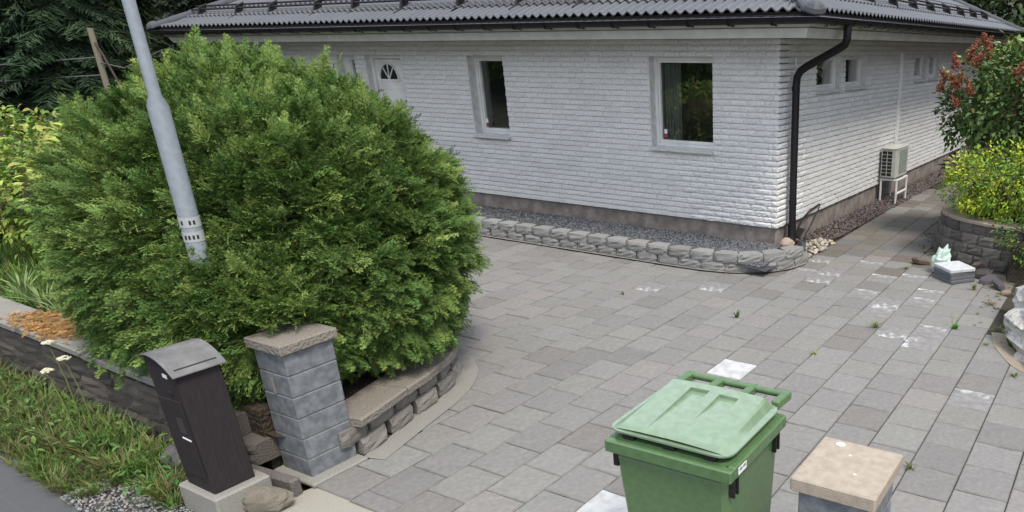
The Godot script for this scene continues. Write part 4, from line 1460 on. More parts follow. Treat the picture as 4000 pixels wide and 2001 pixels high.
func leaf_cloud(mid: Vector3, rad: Vector3, clumps: int, per: int, spread: float, colours: Array, scale0: float, scale1: float, xs: Array, cs: Array, shell := 0.55, floor_y := -1e9) -> void:
	for i in clumps:
		var d := Vector3(r(-1, 1), r(-1, 1), r(-1, 1))
		while d.length() > 1.0 or d.length() < shell: d = Vector3(r(-1, 1), r(-1, 1), r(-1, 1))
		var p := mid + d * rad
		var base: Color = colours[rng.randi() % colours.size()]
		for k in per:
			var q := p + Vector3(r(-1, 1), r(-1, 1), r(-1, 1)) * spread
			if q.y < floor_y: continue
			var dir := (d * 0.8 + Vector3(r(-1, 1), r(-0.7, 0.5), r(-1, 1))).normalized()
			xs.append(Transform3D(Basis.looking_at(-dir, Vector3(r(-0.6, 0.6), 1, r(-0.6, 0.6))) * r(scale0, scale1), q))
			cs.append(jitter(base, 0.25))

func make_right_side() -> void:
	# heat pump
	var hp := thing("heat_pump", "pale grey outdoor heat pump unit on a white stand by the side wall", "heat pump", Vector3(0.185, 0, -4.42))
	var bd := MB.new()
	bd.box(Vector3(0.0, 0.72, 0), Vector3(0.27, 0.50, 0.72), 0.01)
	part("casing", bd, M.pump, hp)
	var tp := MB.new()
	tp.box(Vector3(0.0, 0.978, 0), Vector3(0.285, 0.02, 0.735), 0.005)
	part("top_cover", tp, M.pump, hp)
	var dk := MB.new()
	dk.box(Vector3(-0.025, 0.72, 0.361), Vector3(0.185, 0.455, 0.004))
	part("side_intake", dk, M.black_plastic, hp)
	for i in 8:
		var b := MB.new()
		b.box(Vector3(-0.025, 0.50 + 0.0625 * i, 0.366), Vector3(0.195, 0.007, 0.007))
		part("grille_bar", b, M.pump, hp)
	for i in 3:
		var b := MB.new()
		b.box(Vector3(-0.12 + 0.095 * i, 0.72, 0.3665), Vector3(0.009, 0.45, 0.0075))
		part("grille_bar", b, M.pump, hp)
	var pn := MB.new()
	pn.box(Vector3(0.1365, 0.73, -0.06), Vector3(0.006, 0.42, 0.44), 0.002)
	part("fan_grille", pn, M.pump_panel, hp)
	for i in 12:
		var b := MB.new()
		b.box(Vector3(0.1405, 0.545 + 0.034 * i, -0.06), Vector3(0.005, 0.006, 0.43))
		part("fan_grille_bar", b, M.pump, hp)
	for z in [0.33, -0.25]:
		var fr := MB.new()
		for x in [-0.12, 0.17]: fr.box(Vector3(x, 0.21, z), Vector3(0.03, 0.42, 0.03), 0.004)
		fr.box(Vector3(0.025, 0.437, z), Vector3(0.33, 0.03, 0.03), 0.004)
		part("stand_frame", fr, M.white_frame, hp)
		for x in [-0.12, 0.17]:
			var ft := MB.new()
			ft.box(Vector3(x, 0.015, z), Vector3(0.07, 0.03, 0.06), 0.006)
			part("foot", ft, M.black_plastic, hp)
	for y in [0.437, 0.2]:
		var rl := MB.new()
		rl.box(Vector3(0.17, y, 0.04), Vector3(0.025, 0.03, 0.55), 0.003)
		part("stand_rail", rl, M.white_frame, hp)
	# at the house corner
	tag(part("round_stone", lump(0.105, 0.10, 0.095, 12, 0.15), mat(Color(0.40, 0.30, 0.25), 0.9, T.speckle, 4.0), self, Transform3D(Basis(), Vector3(0.26, 0.19, 0.22))), "round pinkish stone at the foot of the downpipe", "stone")
	var pst := MB.new()
	pst.tube([Vector3(0.37, -0.03, -0.06), Vector3(0.37, 0.19, -0.06)], [0.042, 0.042], 16, false)
	pst.tube([Vector3(0.37, 0.19, -0.06), Vector3(0.37, 0.19, -0.06), Vector3(0.37, 0.05, -0.06)], [0.042, 0.036, 0.036], 16, false)
	tag(part("pipe_stub", pst, mat(Color(0.085, 0.11, 0.12), 0.6), self), "short grey-green drain pipe standing among pale pebbles", "pipe")
	var cb := MB.new()
	cb.tube([Vector3(0.36, 0.10, -0.08), Vector3(0.34, 0.25, -0.2), Vector3(0.24, 0.36, -0.7), Vector3(0.06, 0.44, -1.35), Vector3(0.02, 0.435, -1.42)], [0.008, 0.008, 0.008, 0.008, 0.008], 6)
	tag(part("cable", cb, M.black_plastic, self), "black cable from the pipe stub up to the side wall", "cable")
	cb = MB.new()
	cb.tube([Vector3(0.02, 0.44, -1.4), Vector3(0.03, 0.40, -1.0), Vector3(0.05, 0.33, -0.7), Vector3(0.09, 0.2, -0.45)], [0.014, 0.014, 0.014, 0.014], 6)
	tag(part("cable", cb, M.black_plastic, self), "thick black cable along the plinth behind the downpipe", "cable")
	var lump_mesh := lump(1, 0.75, 0.8, 3, 0.2).mesh()
	var px := []
	var pc := []
	for i in 190:
		var q := Vector3(r(0.2, 0.52), 0.02, r(-0.85, 0.12))
		if q.x > 0.42 and q.z > -0.05 and rng.randf() < 0.5: continue
		q.y += r(0.0, 0.05) * (1.0 - absf(q.x - 0.33) * 4)
		px.append(Transform3D(Basis.from_euler(Vector3(r(-1, 1), r(0, 6), r(-1, 1))) * r(0.012, 0.034), q))
		pc.append(jitter([Color(0.50, 0.44, 0.35), Color(0.42, 0.36, 0.28), Color(0.55, 0.52, 0.46), Color(0.34, 0.25, 0.18)][rng.randi() % 4], 0.2))
	scatter("pebbles", lump_mesh, M.stone, px, pc, self, true).set_meta("label", "pale beige pebbles heaped round the pipe stub")
	# the stacked slabs, bag and stones
	var names := ["grey paver slab lying on the ground, lowest of the stack", "grey paver slab second from the bottom of the stack", "grey paver slab third from the bottom of the stack", "whitish paver slab on top of the stack before the retaining wall"]
	var slabm := mat(Color(0.135, 0.145, 0.16), 0.9, T.patch, 2.0, T.slate, 0.6)
	var white := mat(Color(0.55, 0.57, 0.60), 0.85, T.patch, 2.0, T.slate, 0.4)
	for i in 4:
		var m := MB.new()
		m.box(Vector3.ZERO, Vector3(0.36, 0.042, 0.345), 0.006)
		var tf := Transform3D(Basis(Vector3.UP, -deg_to_rad(41.0) + r(-0.05, 0.05)), Vector3(2.44 + r(-0.008, 0.008), 0.022 + 0.0435 * i, 0.06 + r(-0.008, 0.008)))
		tag(part("paver_slab", m, white if i == 3 else slabm, self, tf), names[i], "paver slab", "stack of spare paver slabs")
	var bf := noise(41, 1.1, 4)
	var bg := MB.new()
	bg.blob(func(d: Vector3) -> Vector3:
		var k := 1.0 + 0.55 * bf.get_noise_3d(d.x * 2, d.y * 2, d.z * 2) + 0.25 * bf.get_noise_3d(d.x * 6 + 9, d.y * 6, d.z * 6)
		return Vector3(d.x * 0.10 + d.y * 0.03, d.y * 0.165 + 0.155, d.z * 0.09) * Vector3(k, lerpf(1.0, k, 0.5), k), 16, 22)
	var bag := thing("plastic_bag", "crumpled pale green plastic bag beside the stack of slabs", "plastic bag", Vector3(2.23, 0, -0.12))
	part("film", bg, M.plastic_bag, bag)
	var inn := MB.new()
	inn.blob(func(d: Vector3) -> Vector3: return Vector3(d.x * 0.07, 0.09 + d.y * 0.07, d.z * 0.06) * (1 + 0.3 * bf.get_noise_3d(d.x * 3, d.y * 3, d.z * 3)), 8, 12)
	part("contents", inn, mat(Color(0.05, 0.26, 0.12), 0.6), bag)
	var sts := [[Vector3(2.72, 0.05, -0.16), 0.11, "dark flat broken stone just right of the slab stack", Color(0.10, 0.085, 0.085)], [Vector3(2.84, 0.04, 0.03), 0.09, "dark purple-grey broken stone between its two neighbours", Color(0.11, 0.095, 0.11)], [Vector3(3.0, 0.05, 0.20), 0.085, "angular dark stone nearest the white rock", Color(0.10, 0.09, 0.10)], [Vector3(1.90, 0.03, -0.42), 0.10, "brown stone at the foot of the retaining wall, left of the bag", Color(0.16, 0.12, 0.09)], [Vector3(2.62, 0.10, -0.32), 0.09, "brownish stone wedged between slab stack and retaining wall", Color(0.17, 0.13, 0.11)], [Vector3(3.12, 0.03, 0.42), 0.055, "small tan stone beside the white rock", Color(0.30, 0.23, 0.16)]]
	for i in sts.size():
		var q: Array = sts[i]
		var m := MB.new()
		m.hexa(func(p: Vector3) -> Vector3: return p + Vector3(p.y * 0.3 + p.z * 0.12, p.x * 0.2 - p.z * 0.1, p.x * 0.25), Vector3(q[1] * 1.9, q[1] * 1.0, q[1] * 1.4), q[1] * 0.28)
		tag(part("broken_stone", m, mat(q[3], 0.9, T.speckle, 5.0, T.fine, 0.5), self, Transform3D(Basis(Vector3.UP, i * 1.3), q[0])), q[2], "stone", "broken stones by the slab stack")
	var xs := []
	var cs := []
	# rock and bank
	var rf := noise(51, 0.9, 5)
	var rk := MB.new()
	rk.blob(func(d: Vector3) -> Vector3:
		var k := 1.0 + 0.30 * rf.get_noise_3d(d.x * 2.0, d.y * 2.0, d.z * 2.0) + 0.10 * rf.get_noise_3d(d.x * 7, d.y * 7 + 5, d.z * 7)
		return Vector3(d.x * 0.95, d.y * 0.72, d.z * 1.35) * k, 34, 46)
	tag(part("rock_outcrop", rk, M.rock, self, Transform3D(Basis(Vector3.UP, 0.12), Vector3(4.28, -0.02, 1.45))), "rough whitish grey rock outcrop at the edge of the paving", "rock")
	var mort := MB.new()
	ribbon(mort, [Vector2(3.33, 1.7), Vector2(3.42, 2.05), Vector2(3.62, 2.42), Vector2(4.1, 2.85), Vector2(4.8, 3.15)], -0.05, 0.10, 0.003, 0.0045)
	var mo2 := MB.new()
	for i in mort.v.size(): mo2.v.append(mort.v[i]); mo2.n.append(Vector3.UP); mo2.c.append(Color(1, 1, 1)); mo2.t.append(mort.t[i])
	struct("sand_strip", mo2, mat(Color(0.46, 0.39, 0.30), 0.95, T.coarse, 4.0, T.fine, 0.5), "pale sandy strip between the paving and the rock")
	var bank_y := func(x: float, z: float) -> float:
		var e := edge_x(z)
		if z < -1.0: return 0.49 + 0.05 * sin(x * 5) * sin(z * 4) if x > e + 0.3 else -0.12
		var wz := -0.97 + (x - 2.3) * 0.28
		if x < 2.2: return -0.12
		if z < wz: return 0.49 + 0.03 * sin(x * 9)
		if x < 3.0 and z > wz: return -0.12
		return maxf(-0.12, 0.49 - (z - wz) * 0.75 + 0.06 * sin(x * 6 + z * 4) + 0.03 * sin(x * 19) * sin(z * 23))
	var bank := height_grid(1.2, 9.0, -14.0, 1.6, 90, 150, bank_y)
	struct("garden_bank", bank, M.soil, "brown soil bank above the retaining wall")
	xs = []
	cs = []
	for i in 900:
		var q := Vector3(r(2.75, 4.6), 0, r(-0.6, 1.3))
		q.y = bank_y.call(q.x, q.z) + 0.01
		xs.append(Transform3D(Basis.from_euler(Vector3(r(-0.7, 0.4), r(0, 6.3), r(-0.4, 0.4))) * r(0.35, 0.9), q))
		cs.append(jitter([Color(0.07, 0.13, 0.035), Color(0.11, 0.085, 0.045), Color(0.15, 0.11, 0.06), Color(0.10, 0.17, 0.045)][rng.randi() % 4], 0.3))
	scatter("ground_cover", leaf_mesh(0.06, 0.017, 0.005), M.leaf, xs, cs, self, true).set_meta("label", "low leaves and litter on the soil bank by the rock")
	# lilac
	var li := thing("lilac_bush", "tall lilac bush with withered red-brown flower heads, above the retaining wall", "lilac bush", Vector3(2.80, 0.56, -2.3))
	var st := MB.new()
	for i in 9:
		var a := r(0, TAU)
		var b := Vector3(cos(a) * r(0.3, 0.8), r(1.3, 1.9), sin(a) * r(0.2, 0.7))
		st.tube([Vector3(r(-0.12, 0.12), -0.1, r(-0.1, 0.1)), b * Vector3(0.35, 0.45, 0.35), b], [0.028, 0.02, 0.008], 6)
	part("stem", st, M.bark, li)
	xs = []
	cs = []
	var greens := [Color(0.09, 0.17, 0.055), Color(0.14, 0.235, 0.07), Color(0.075, 0.135, 0.05), Color(0.20, 0.29, 0.09), Color(0.14, 0.155, 0.06)]
	leaf_cloud(Vector3(-0.1, 1.42, 0.1), Vector3(1.2, 0.80, 0.75), 430, 12, 0.12, greens, 0.6, 1.15, xs, cs, 0.3)
	leaf_cloud(Vector3(-0.85, 1.2, 0.1), Vector3(0.5, 0.5, 0.4), 90, 10, 0.10, greens, 0.6, 1.1, xs, cs, 0.1)
	leaf_cloud(Vector3(-0.95, 0.45, 0.15), Vector3(0.28, 0.16, 0.2), 8, 8, 0.07, [Color(0.035, 0.07, 0.03), Color(0.05, 0.08, 0.03), Color(0.13, 0.04, 0.035)], 0.6, 1.0, xs, cs, 0.0)
	leaf_cloud(Vector3(-0.75, 0.22, 0.2), Vector3(0.25, 0.14, 0.2), 7, 8, 0.07, [Color(0.035, 0.07, 0.03), Color(0.05, 0.08, 0.03)], 0.6, 1.0, xs, cs, 0.0)
	scatter("foliage", leaf_mesh(0.10, 0.032, 0.012), M.leaf, xs, cs, li)
	var tw := MB.new()
	tw.tube([Vector3(-0.1, 0.2, 0.1), Vector3(-0.6, 0.42, 0.15), Vector3(-1.15, 0.5, 0.15)], [0.012, 0.009, 0.004], 5)
	tw.tube([Vector3(-0.1, 0.1, 0.1), Vector3(-0.5, 0.28, 0.2), Vector3(-0.9, 0.2, 0.2)], [0.012, 0.009, 0.004], 5)
	part("stem", tw, M.bark, li)
	var pan := MB.new()
	for i in 70:
		var t := rng.randf()
		var a := r(0, TAU)
		var rr := 0.055 * (1.0 - t * 0.75) * sqrt(rng.randf())
		var k := r(0.6, 1.3)
		pan.col = Color(k, k * r(0.8, 1.1), k)
		var c := Vector3(cos(a) * rr, t * 0.19, sin(a) * rr)
		pan.box(c, Vector3(0.016, 0.013, 0.014) * r(0.6, 1.2), 0.0, Basis.from_euler(Vector3(r(-2, 2), r(-2, 2), 0)))
	var panm := pan.mesh()
	var dry := mat(Color(0.21, 0.078, 0.042), 0.95)
	for i in 38:
		var d := Vector3(r(-1, 1), r(-0.15, 1), r(-0.2, 1)).normalized()
		var p := Vector3(-0.1, 1.42, 0.1) + d * Vector3(1.2, 0.78, 0.78) * r(0.98, 1.08)
		part("flower_head", panm, dry, li, Transform3D(Basis.from_euler(Vector3(r(-0.5, 0.9), r(0, 6), r(-0.6, 0.6))) * r(1.2, 1.9), p))
	# yellow-green shrub, hanging greenery, white flowers
	var ys := thing("golden_shrub", "bright yellow-green leafy shrub above the curved retaining wall", "shrub", Vector3(2.84, 0.66, -1.15))
	var s2 := MB.new()
	for i in 10: s2.tube([Vector3(r(-0.1, 0.1), -0.1, r(-0.1, 0.1)), Vector3(r(-0.6, 0.6), r(0.3, 0.7), r(-0.4, 0.4))], [0.014, 0.005], 5)
	part("stem", s2, M.bark, ys)
	xs = []
	cs = []
	leaf_cloud(Vector3(0.0, 0.32, 0.0), Vector3(1.0, 0.50, 0.56), 480, 18, 0.085, [Color(0.32, 0.42, 0.04), Color(0.22, 0.35, 0.045), Color(0.42, 0.46, 0.06), Color(0.13, 0.25, 0.045)], 0.5, 1.0, xs, cs, 0.35)
	scatter("foliage", leaf_mesh(0.062, 0.018, 0.005), M.leaf, xs, cs, ys)
	var hg := thing("trailing_shrub", "dark green trailing shrub hanging over the bank towards the white rock", "shrub", Vector3(3.38, 0.45, -0.3))
	var s3 := MB.new()
	for i in 10: s3.tube([Vector3(r(-0.2, 0.4), 0.05, r(-0.2, 0.0)), Vector3(r(-0.4, 0.7), r(-0.2, 0.3), r(0.0, 0.3))], [0.012, 0.004], 5)
	part("stem", s3, M.bark, hg)
	xs = []
	cs = []
	leaf_cloud(Vector3(0.1, 0.12, 0.0), Vector3(0.72, 0.42, 0.36), 190, 15, 0.08, [Color(0.05, 0.115, 0.03), Color(0.075, 0.15, 0.035), Color(0.09, 0.07, 0.03), Color(0.04, 0.085, 0.03), Color(0.14, 0.21, 0.04)], 0.45, 0.95, xs, cs, 0.3)
	scatter("foliage", leaf_mesh(0.06, 0.017, 0.005), M.leaf, xs, cs, hg)
	var wf := thing("white_flowering_shrub", "shrub with small white blossoms below the lilac", "shrub", Vector3(2.2, 0.5, -2.1))
	var s4 := MB.new()
	for i in 8: s4.tube([Vector3(0, -0.1, 0), Vector3(r(-0.4, 0.4), r(0.3, 0.7), r(-0.3, 0.3))], [0.012, 0.005], 5)
	part("stem", s4, M.bark, wf)
	xs = []
	cs = []
	leaf_cloud(Vector3(0, 0.48, 0), Vector3(0.45, 0.36, 0.35), 90, 12, 0.08, greens, 0.5, 0.9, xs, cs, 0.3)
	scatter("foliage", leaf_mesh(0.055, 0.016, 0.005), M.leaf, xs, cs, wf)
	xs = []
	cs = []
	leaf_cloud(Vector3(0, 0.52, 0.05), Vector3(0.45, 0.38, 0.37), 80, 8, 0.04, [Color(0.75, 0.75, 0.72)], 0.5, 1.0, xs, cs, 0.8)
	scatter("blossom", leaf_mesh(0.035, 0.018, 0.004), M.flower, xs, cs, wf)
	var tw2 := thing("terrace_wall", "low pinkish garden wall with pale coping beyond the side wall", "wall", Vector3(0.9, 0, -12.6))
	var t1 := MB.new()
	t1.box(Vector3(0, 0.2, 0), Vector3(3.6, 0.5, 0.3), 0.01)
	part("wall_face", t1, mat(Color(0.36, 0.24, 0.19), 0.9, T.blotch, 1.5), tw2)
	var t2 := MB.new()
	t2.box(Vector3(0, 0.48, 0), Vector3(3.7, 0.06, 0.4), 0.01)
	part("coping", t2, M.concrete, tw2)

# ------------------------------------------------------------------ weeds, grass, shrubs at the left
func tuft_mesh(blades: int, h: float, spread: float, width: float) -> ArrayMesh:
	var m := MB.new()
	for i in blades:
		var a := r(0, TAU)
		var lean := r(0.15, 1.0) * spread
		var hh := h * r(0.5, 1.0)
		var k := r(0.75, 1.2)
		m.col = Color(k, k, k * 0.95)
		var o := Vector3(cos(a), 0, sin(a))
		var s := Vector3(-sin(a), 0, cos(a)) * width
		var p0 := o * r(0, 0.02)
		var p1 := p0 + o * lean * 0.35 + Vector3.UP * hh * 0.6
		var p2 := p0 + o * lean + Vector3.UP * hh * r(0.7, 1.0)
		m.quad(p0 - s, p0 + s, p1 + s * 0.8, p1 - s * 0.8)
		m.tri(p1 - s * 0.8, p1 + s * 0.8, p2)
	return m.mesh()

func weed(called: String, label: String, category: String, at: Vector3, blades: int, h: float, spread: float, width: float, col: Color) -> void:
	var m := leafy(col, 0.5, 0.6)
	tag(part(called, tuft_mesh(blades, h, spread, width), m, self, Transform3D(Basis(), at)), label, category, "weeds in the paving joints")

func make_small_plants() -> void:
	weed("leafy_weed", "small bright green leafy weed standing alone in the middle paving", "weed", Vector3(0.82, 0, 2.56), 9, 0.12, 0.07, 0.012, Color(0.08, 0.19, 0.025))
	weed("grass_tuft", "spiky grass tuft with brownish base between pavers right of the middle", "grass tuft", Vector3(2.19, 0, 2.15), 40, 0.10, 0.16, 0.003, Color(0.15, 0.19, 0.045))
	weed("leafy_weed", "low green weed with one thin yellow stalk near the rock", "weed", Vector3(2.89, 0, 1.80), 14, 0.07, 0.08, 0.010, Color(0.07, 0.20, 0.03))
	weed("grass_tuft", "fine pale grass stalks rising from the weed with the yellow stalk", "grass tuft", Vector3(2.87, 0, 1.76), 6, 0.26, 0.08, 0.0022, Color(0.26, 0.30, 0.09))
	weed("grass_tuft", "small green tuft at the right corner of the slab stack", "grass tuft", Vector3(2.76, 0, 0.38), 16, 0.11, 0.10, 0.006, Color(0.16, 0.21, 0.05))
	weed("leafy_weed", "tiny green weed by the right gate pillar", "weed", Vector3(3.30, 0, 4.62), 12, 0.06, 0.07, 0.006, Color(0.12, 0.16, 0.03))
	weed("leafy_weed", "tiny yellow-green sprig between pavers behind the bin", "weed", Vector3(1.93, 0, 3.09), 10, 0.035, 0.05, 0.006, Color(0.28, 0.30, 0.05))
	weed("leafy_weed", "tiny dark weed in the paving before the low block wall", "weed", Vector3(-0.70, 0, 2.51), 8, 0.05, 0.05, 0.006, Color(0.07, 0.13, 0.03))
	weed("grass_tuft", "yellowish moss tuft left of the plastic bag", "grass tuft", Vector3(1.80, 0, -0.12), 24, 0.05, 0.12, 0.004, Color(0.20, 0.21, 0.06))
	weed("grass_tuft", "brown and green tuft on the paving edge between stones and rock", "grass tuft", Vector3(3.05, 0, 0.85), 24, 0.05, 0.14, 0.004, Color(0.17, 0.12, 0.045))
	weed("leafy_weed", "small green weed right of the yellow-stalked one, by the sand strip", "weed", Vector3(3.62, 0, 2.72), 10, 0.05, 0.09, 0.008, Color(0.11, 0.17, 0.04))
	weed("fern_plant", "stiff green plant growing at the foot of the white rock", "plant", Vector3(3.47, 0.0, 2.0), 26, 0.27, 0.24, 0.016, Color(0.07, 0.15, 0.03))
	# mossy bits along the far joints
	var tf := tuft_mesh(14, 0.03, 0.04, 0.003)
	var xs := []
	var cs := []
	for i in 150:
		var z := r(-3.5, 2.2)
		xs.append(Transform3D(Basis(Vector3.UP, r(0, 6)) * r(0.4, 1.2), Vector3(edge_x(z) - r(-0.12, 0.25), 0, z)))
		cs.append(jitter(Color(0.15, 0.16, 0.05), 0.4))
	scatter("joint_moss", tf, M.leaf, xs, cs, self, true).set_meta("label", "mossy growth along the retaining wall and rock edge")
	# verge
	xs = []
	cs = []
	for i in 2700:
		var q := Vector3(r(-9, -0.35), -0.06, 6.9 + 0.62 * pow(rng.randf(), 0.9))
		if q.x > -1.1 and q.z > 7.26: continue
		if q.x > -0.52 and q.z > 6.86: continue
		xs.append(Transform3D(Basis(Vector3.UP, r(0, 6)) * r(0.55, 1.35) * (0.7 if q.z > 7.3 else 1.0), q))
		cs.append(jitter([Color(0.10, 0.19, 0.045), Color(0.145, 0.22, 0.06), Color(0.18, 0.20, 0.075), Color(0.075, 0.15, 0.035), Color(0.15, 0.13, 0.07)][rng.randi() % 5], 0.3))
	scatter("verge_grass", tuft_mesh(18, 0.18, 0.15, 0.0035), M.leaf, xs, cs, self, true).set_meta("label", "rough grass and weeds on the verge below the street wall")
	xs = []
	cs = []
	for i in 900:
		xs.append(Transform3D(Basis.from_euler(Vector3(r(-0.8, 0.2), r(0, 6), r(-0.4, 0.4))) * r(0.3, 0.8), Vector3(r(-9, -0.5), r(-0.02, 0.16), 6.9 + 0.5 * rng.randf())))
		cs.append(jitter([Color(0.06, 0.15, 0.04), Color(0.12, 0.20, 0.05), Color(0.10, 0.18, 0.05)][rng.randi() % 3], 0.3))
	scatter("verge_weeds", leaf_mesh(0.10, 0.02, 0.008), M.leaf, xs, cs, self, true).set_meta("label", "broad leaved weeds among the verge grass")
	for q in [[Vector3(-2.36, -0.05, 7.0), 0.68, "tall stalk with a cream flower head, tallest against the street wall"], [Vector3(-2.1, -0.05, 7.02), 0.62, "stalk with a small white flower head right of the tallest one"], [Vector3(-1.93, -0.05, 7.18), 0.62, "stalk with a white flower head standing forward in the verge"]]:
		var o := thing("wild_flower", q[2], "wild flower", q[0], 0.0, "white wild flowers on the verge")
		var s := MB.new()
		s.tube([Vector3.ZERO, Vector3(0.02, q[1] * 0.6, 0.01), Vector3(0.0, q[1], 0.03)], [0.006, 0.005, 0.003], 5)
		part("stalk", s, leafy(Color(0.16, 0.2, 0.07), 0.3), o)
		var h := MB.new()
		for i in 40:
			var a := r(0, TAU)
			var rr := 0.035 * sqrt(rng.randf())
			h.box(Vector3(cos(a) * rr, q[1] + 0.02 - rr * 0.4 + r(0, 0.012), 0.03 + sin(a) * rr), Vector3(0.012, 0.006, 0.012), 0.0, Basis(Vector3.UP, a))
		part("flower_head", h, mat(Color(0.62, 0.6, 0.45), 0.9), o)
	# shrubs behind the street wall, at the left of the conifer
	var spots := [[Vector3(-4.75, 0.25, 5.35), Vector3(0.95, 0.85, 0.75), 0.85, "yellow-green broad leaved shrub right beside the conifer"], [Vector3(-6.4, 0.25, 5.1), Vector3(1.0, 0.85, 0.8), 0.80, "yellow-green broad leaved shrub second from the conifer"], [Vector3(-8.2, 0.25, 5.2), Vector3(1.1, 0.9, 0.8), 0.85, "yellow-green broad leaved shrub farthest from the conifer"]]
	var lm := leaf_mesh(0.10, 0.024, 0.01)
	for q in spots:
		var o := thing("garden_shrub", q[3], "shrub", q[0], 0.0, "yellow-green shrubs behind the street wall")
		var s := MB.new()
		for i in 8: s.tube([Vector3(r(-0.2, 0.2), -0.1, r(-0.2, 0.2)), Vector3(r(-0.7, 0.7), r(0.7, 1.3), r(-0.5, 0.5))], [0.02, 0.006], 5)
		part("stem", s, M.bark, o)
		var core := MB.new()
		core.blob(func(d: Vector3) -> Vector3: return Vector3(0, q[2] - 0.1, 0) + d * q[1] * 0.72 * (1 + r(-0.06, 0.06)), 10, 14)
		part("branches", core, M.twigs, o)
		xs = []
		cs = []
		leaf_cloud(Vector3(0, q[2], 0), q[1], 260, 13, 0.11, [Color(0.15, 0.27, 0.05), Color(0.22, 0.33, 0.06), Color(0.32, 0.38, 0.09), Color(0.11, 0.21, 0.045), Color(0.27, 0.28, 0.08)], 0.6, 1.15, xs, cs, 0.75, 0.0)
		scatter("foliage", lm, M.leaf, xs, cs, o)
	xs = []
	cs = []
	for i in 1500:
		xs.append(Transform3D(Basis(Vector3.UP, r(0, 6)) * r(0.6, 1.5), Vector3(r(-9.5, -3.3), 0.26, r(4.2, 6.55))))
		cs.append(jitter([Color(0.14, 0.26, 0.06), Color(0.20, 0.30, 0.08), Color(0.10, 0.20, 0.05)][rng.randi() % 3], 0.3))
	scatter("bed_grass", tuft_mesh(16, 0.24, 0.14, 0.004), M.leaf, xs, cs, self, true).set_meta("label", "light green grass behind the street wall")
	var hx := [[Vector3(-4.25, 0.27, 6.42), "clump of striped grassy leaves nearest the conifer, behind the street wall"], [Vector3(-4.9, 0.27, 6.35), "clump of striped grassy leaves at the far left behind the street wall"], [Vector3(-3.75, 0.27, 6.45), "low clump of pale grassy leaves under the conifer's left side"]]
	for q in hx:
		tag(part("grassy_perennial", tuft_mesh(46, 0.46, 0.34, 0.011), leafy(Color(0.24, 0.32, 0.15), 0.5), self, Transform3D(Basis(), q[0])), q[1], "perennial", "grassy perennials behind the street wall")

# ------------------------------------------------------------------ background
func frond_mesh() -> ArrayMesh:   # a drooping conifer branch, one metre long
	var m := MB.new()
	var pt := func(z: float) -> Vector3: return Vector3(0, -0.30 * z * z, z)
	m.col = Color(0.6, 0.5, 0.4)
	for i in 4: m.tube([pt.call(i / 4.0), pt.call((i + 1) / 4.0)], [0.014 - i * 0.003, 0.011 - i * 0.003], 4, false)
	for i in 30:
		var z := 0.08 + 0.92 * i / 30.0
		var l := 0.40 * (1.05 - z) + 0.07
		for s in [-1.0, 1.0]:
			var a: Vector3 = pt.call(z)
			var dir := Vector3(s * 0.85, r(-0.55, 0.05), 0.55).normalized()
			for j in 3:
				var k := r(0.7, 1.25)
				m.col = Color(k, k, k)
				var d2: Vector3 = (dir + Vector3(r(-0.35, 0.35), r(-0.35, 0.3), r(-0.35, 0.35))).normalized()
				var w := d2.cross(Vector3(r(-0.3, 0.3), 1, r(-0.3, 0.3))).normalized() * 0.011
				var p := a + dir * l * 0.28 * j
				m.tri(p - w, p + w, p + d2 * l * 0.75)
	return m.mesh()

func spruce(frond: Mesh, at: Vector3, h: float, low: float, label: String, tone: Color) -> void:
	var o := thing("spruce_tree", label, "spruce tree", at, 0.0, "dark spruces behind the plot")
	var tr := MB.new()
	tr.tube([Vector3(0, -0.3, 0), Vector3(0, h * 0.5, 0), Vector3(0, h, 0)], [0.20, 0.12, 0.02], 9)
	part("trunk", tr, M.bark, o)
	var xs := []
	var cs := []
	var n := int(h * 44)
	for i in n:
		var t := float(i) / n
		var y := lerpf(low, h, t)
		var l := lerpf(2.0, 0.35, t) * r(0.75, 1.15)
		var a := i * 2.4 + r(-0.4, 0.4)
		var b := Basis(Vector3.UP, a) * Basis(Vector3.RIGHT, r(-0.05, 0.35))
		xs.append(Transform3D(b * l, Vector3(0, y + r(-0.1, 0.1), 0)))
		cs.append(jitter(tone, 0.3))
	scatter("crown", frond, M.needle, xs, cs, o)

func broadleaf(lm: Mesh, called: String, at: Vector3, h: float, rad: float, label: String, cols: Array, group: String) -> void:
	var o := thing(called, label, "tree", at, 0.0, group)
	var tr := MB.new()
	tr.tube([Vector3(0, -0.3, 0), Vector3(0.1, h * 0.3, 0), Vector3(0, h * 0.62, 0.1)], [0.2, 0.15, 0.06], 9)
	for i in 7:
		var a := i * 0.9
		tr.tube([Vector3(0.08, h * r(0.25, 0.45), 0), Vector3(cos(a) * rad * 0.4, h * 0.6, sin(a) * rad * 0.4), Vector3(cos(a) * rad * 0.75, h * r(0.6, 0.85), sin(a) * rad * 0.75)], [0.08, 0.05, 0.02], 6)
	part("trunk", tr, M.bark, o)
	var xs := []
	var cs := []
	leaf_cloud(Vector3(0, h * 0.52, 0), Vector3(rad, h * 0.47, rad), 380, 14, 0.42, cols, 2.0, 3.6, xs, cs, 0.35)
	scatter("crown", lm, M.leaf, xs, cs, o)

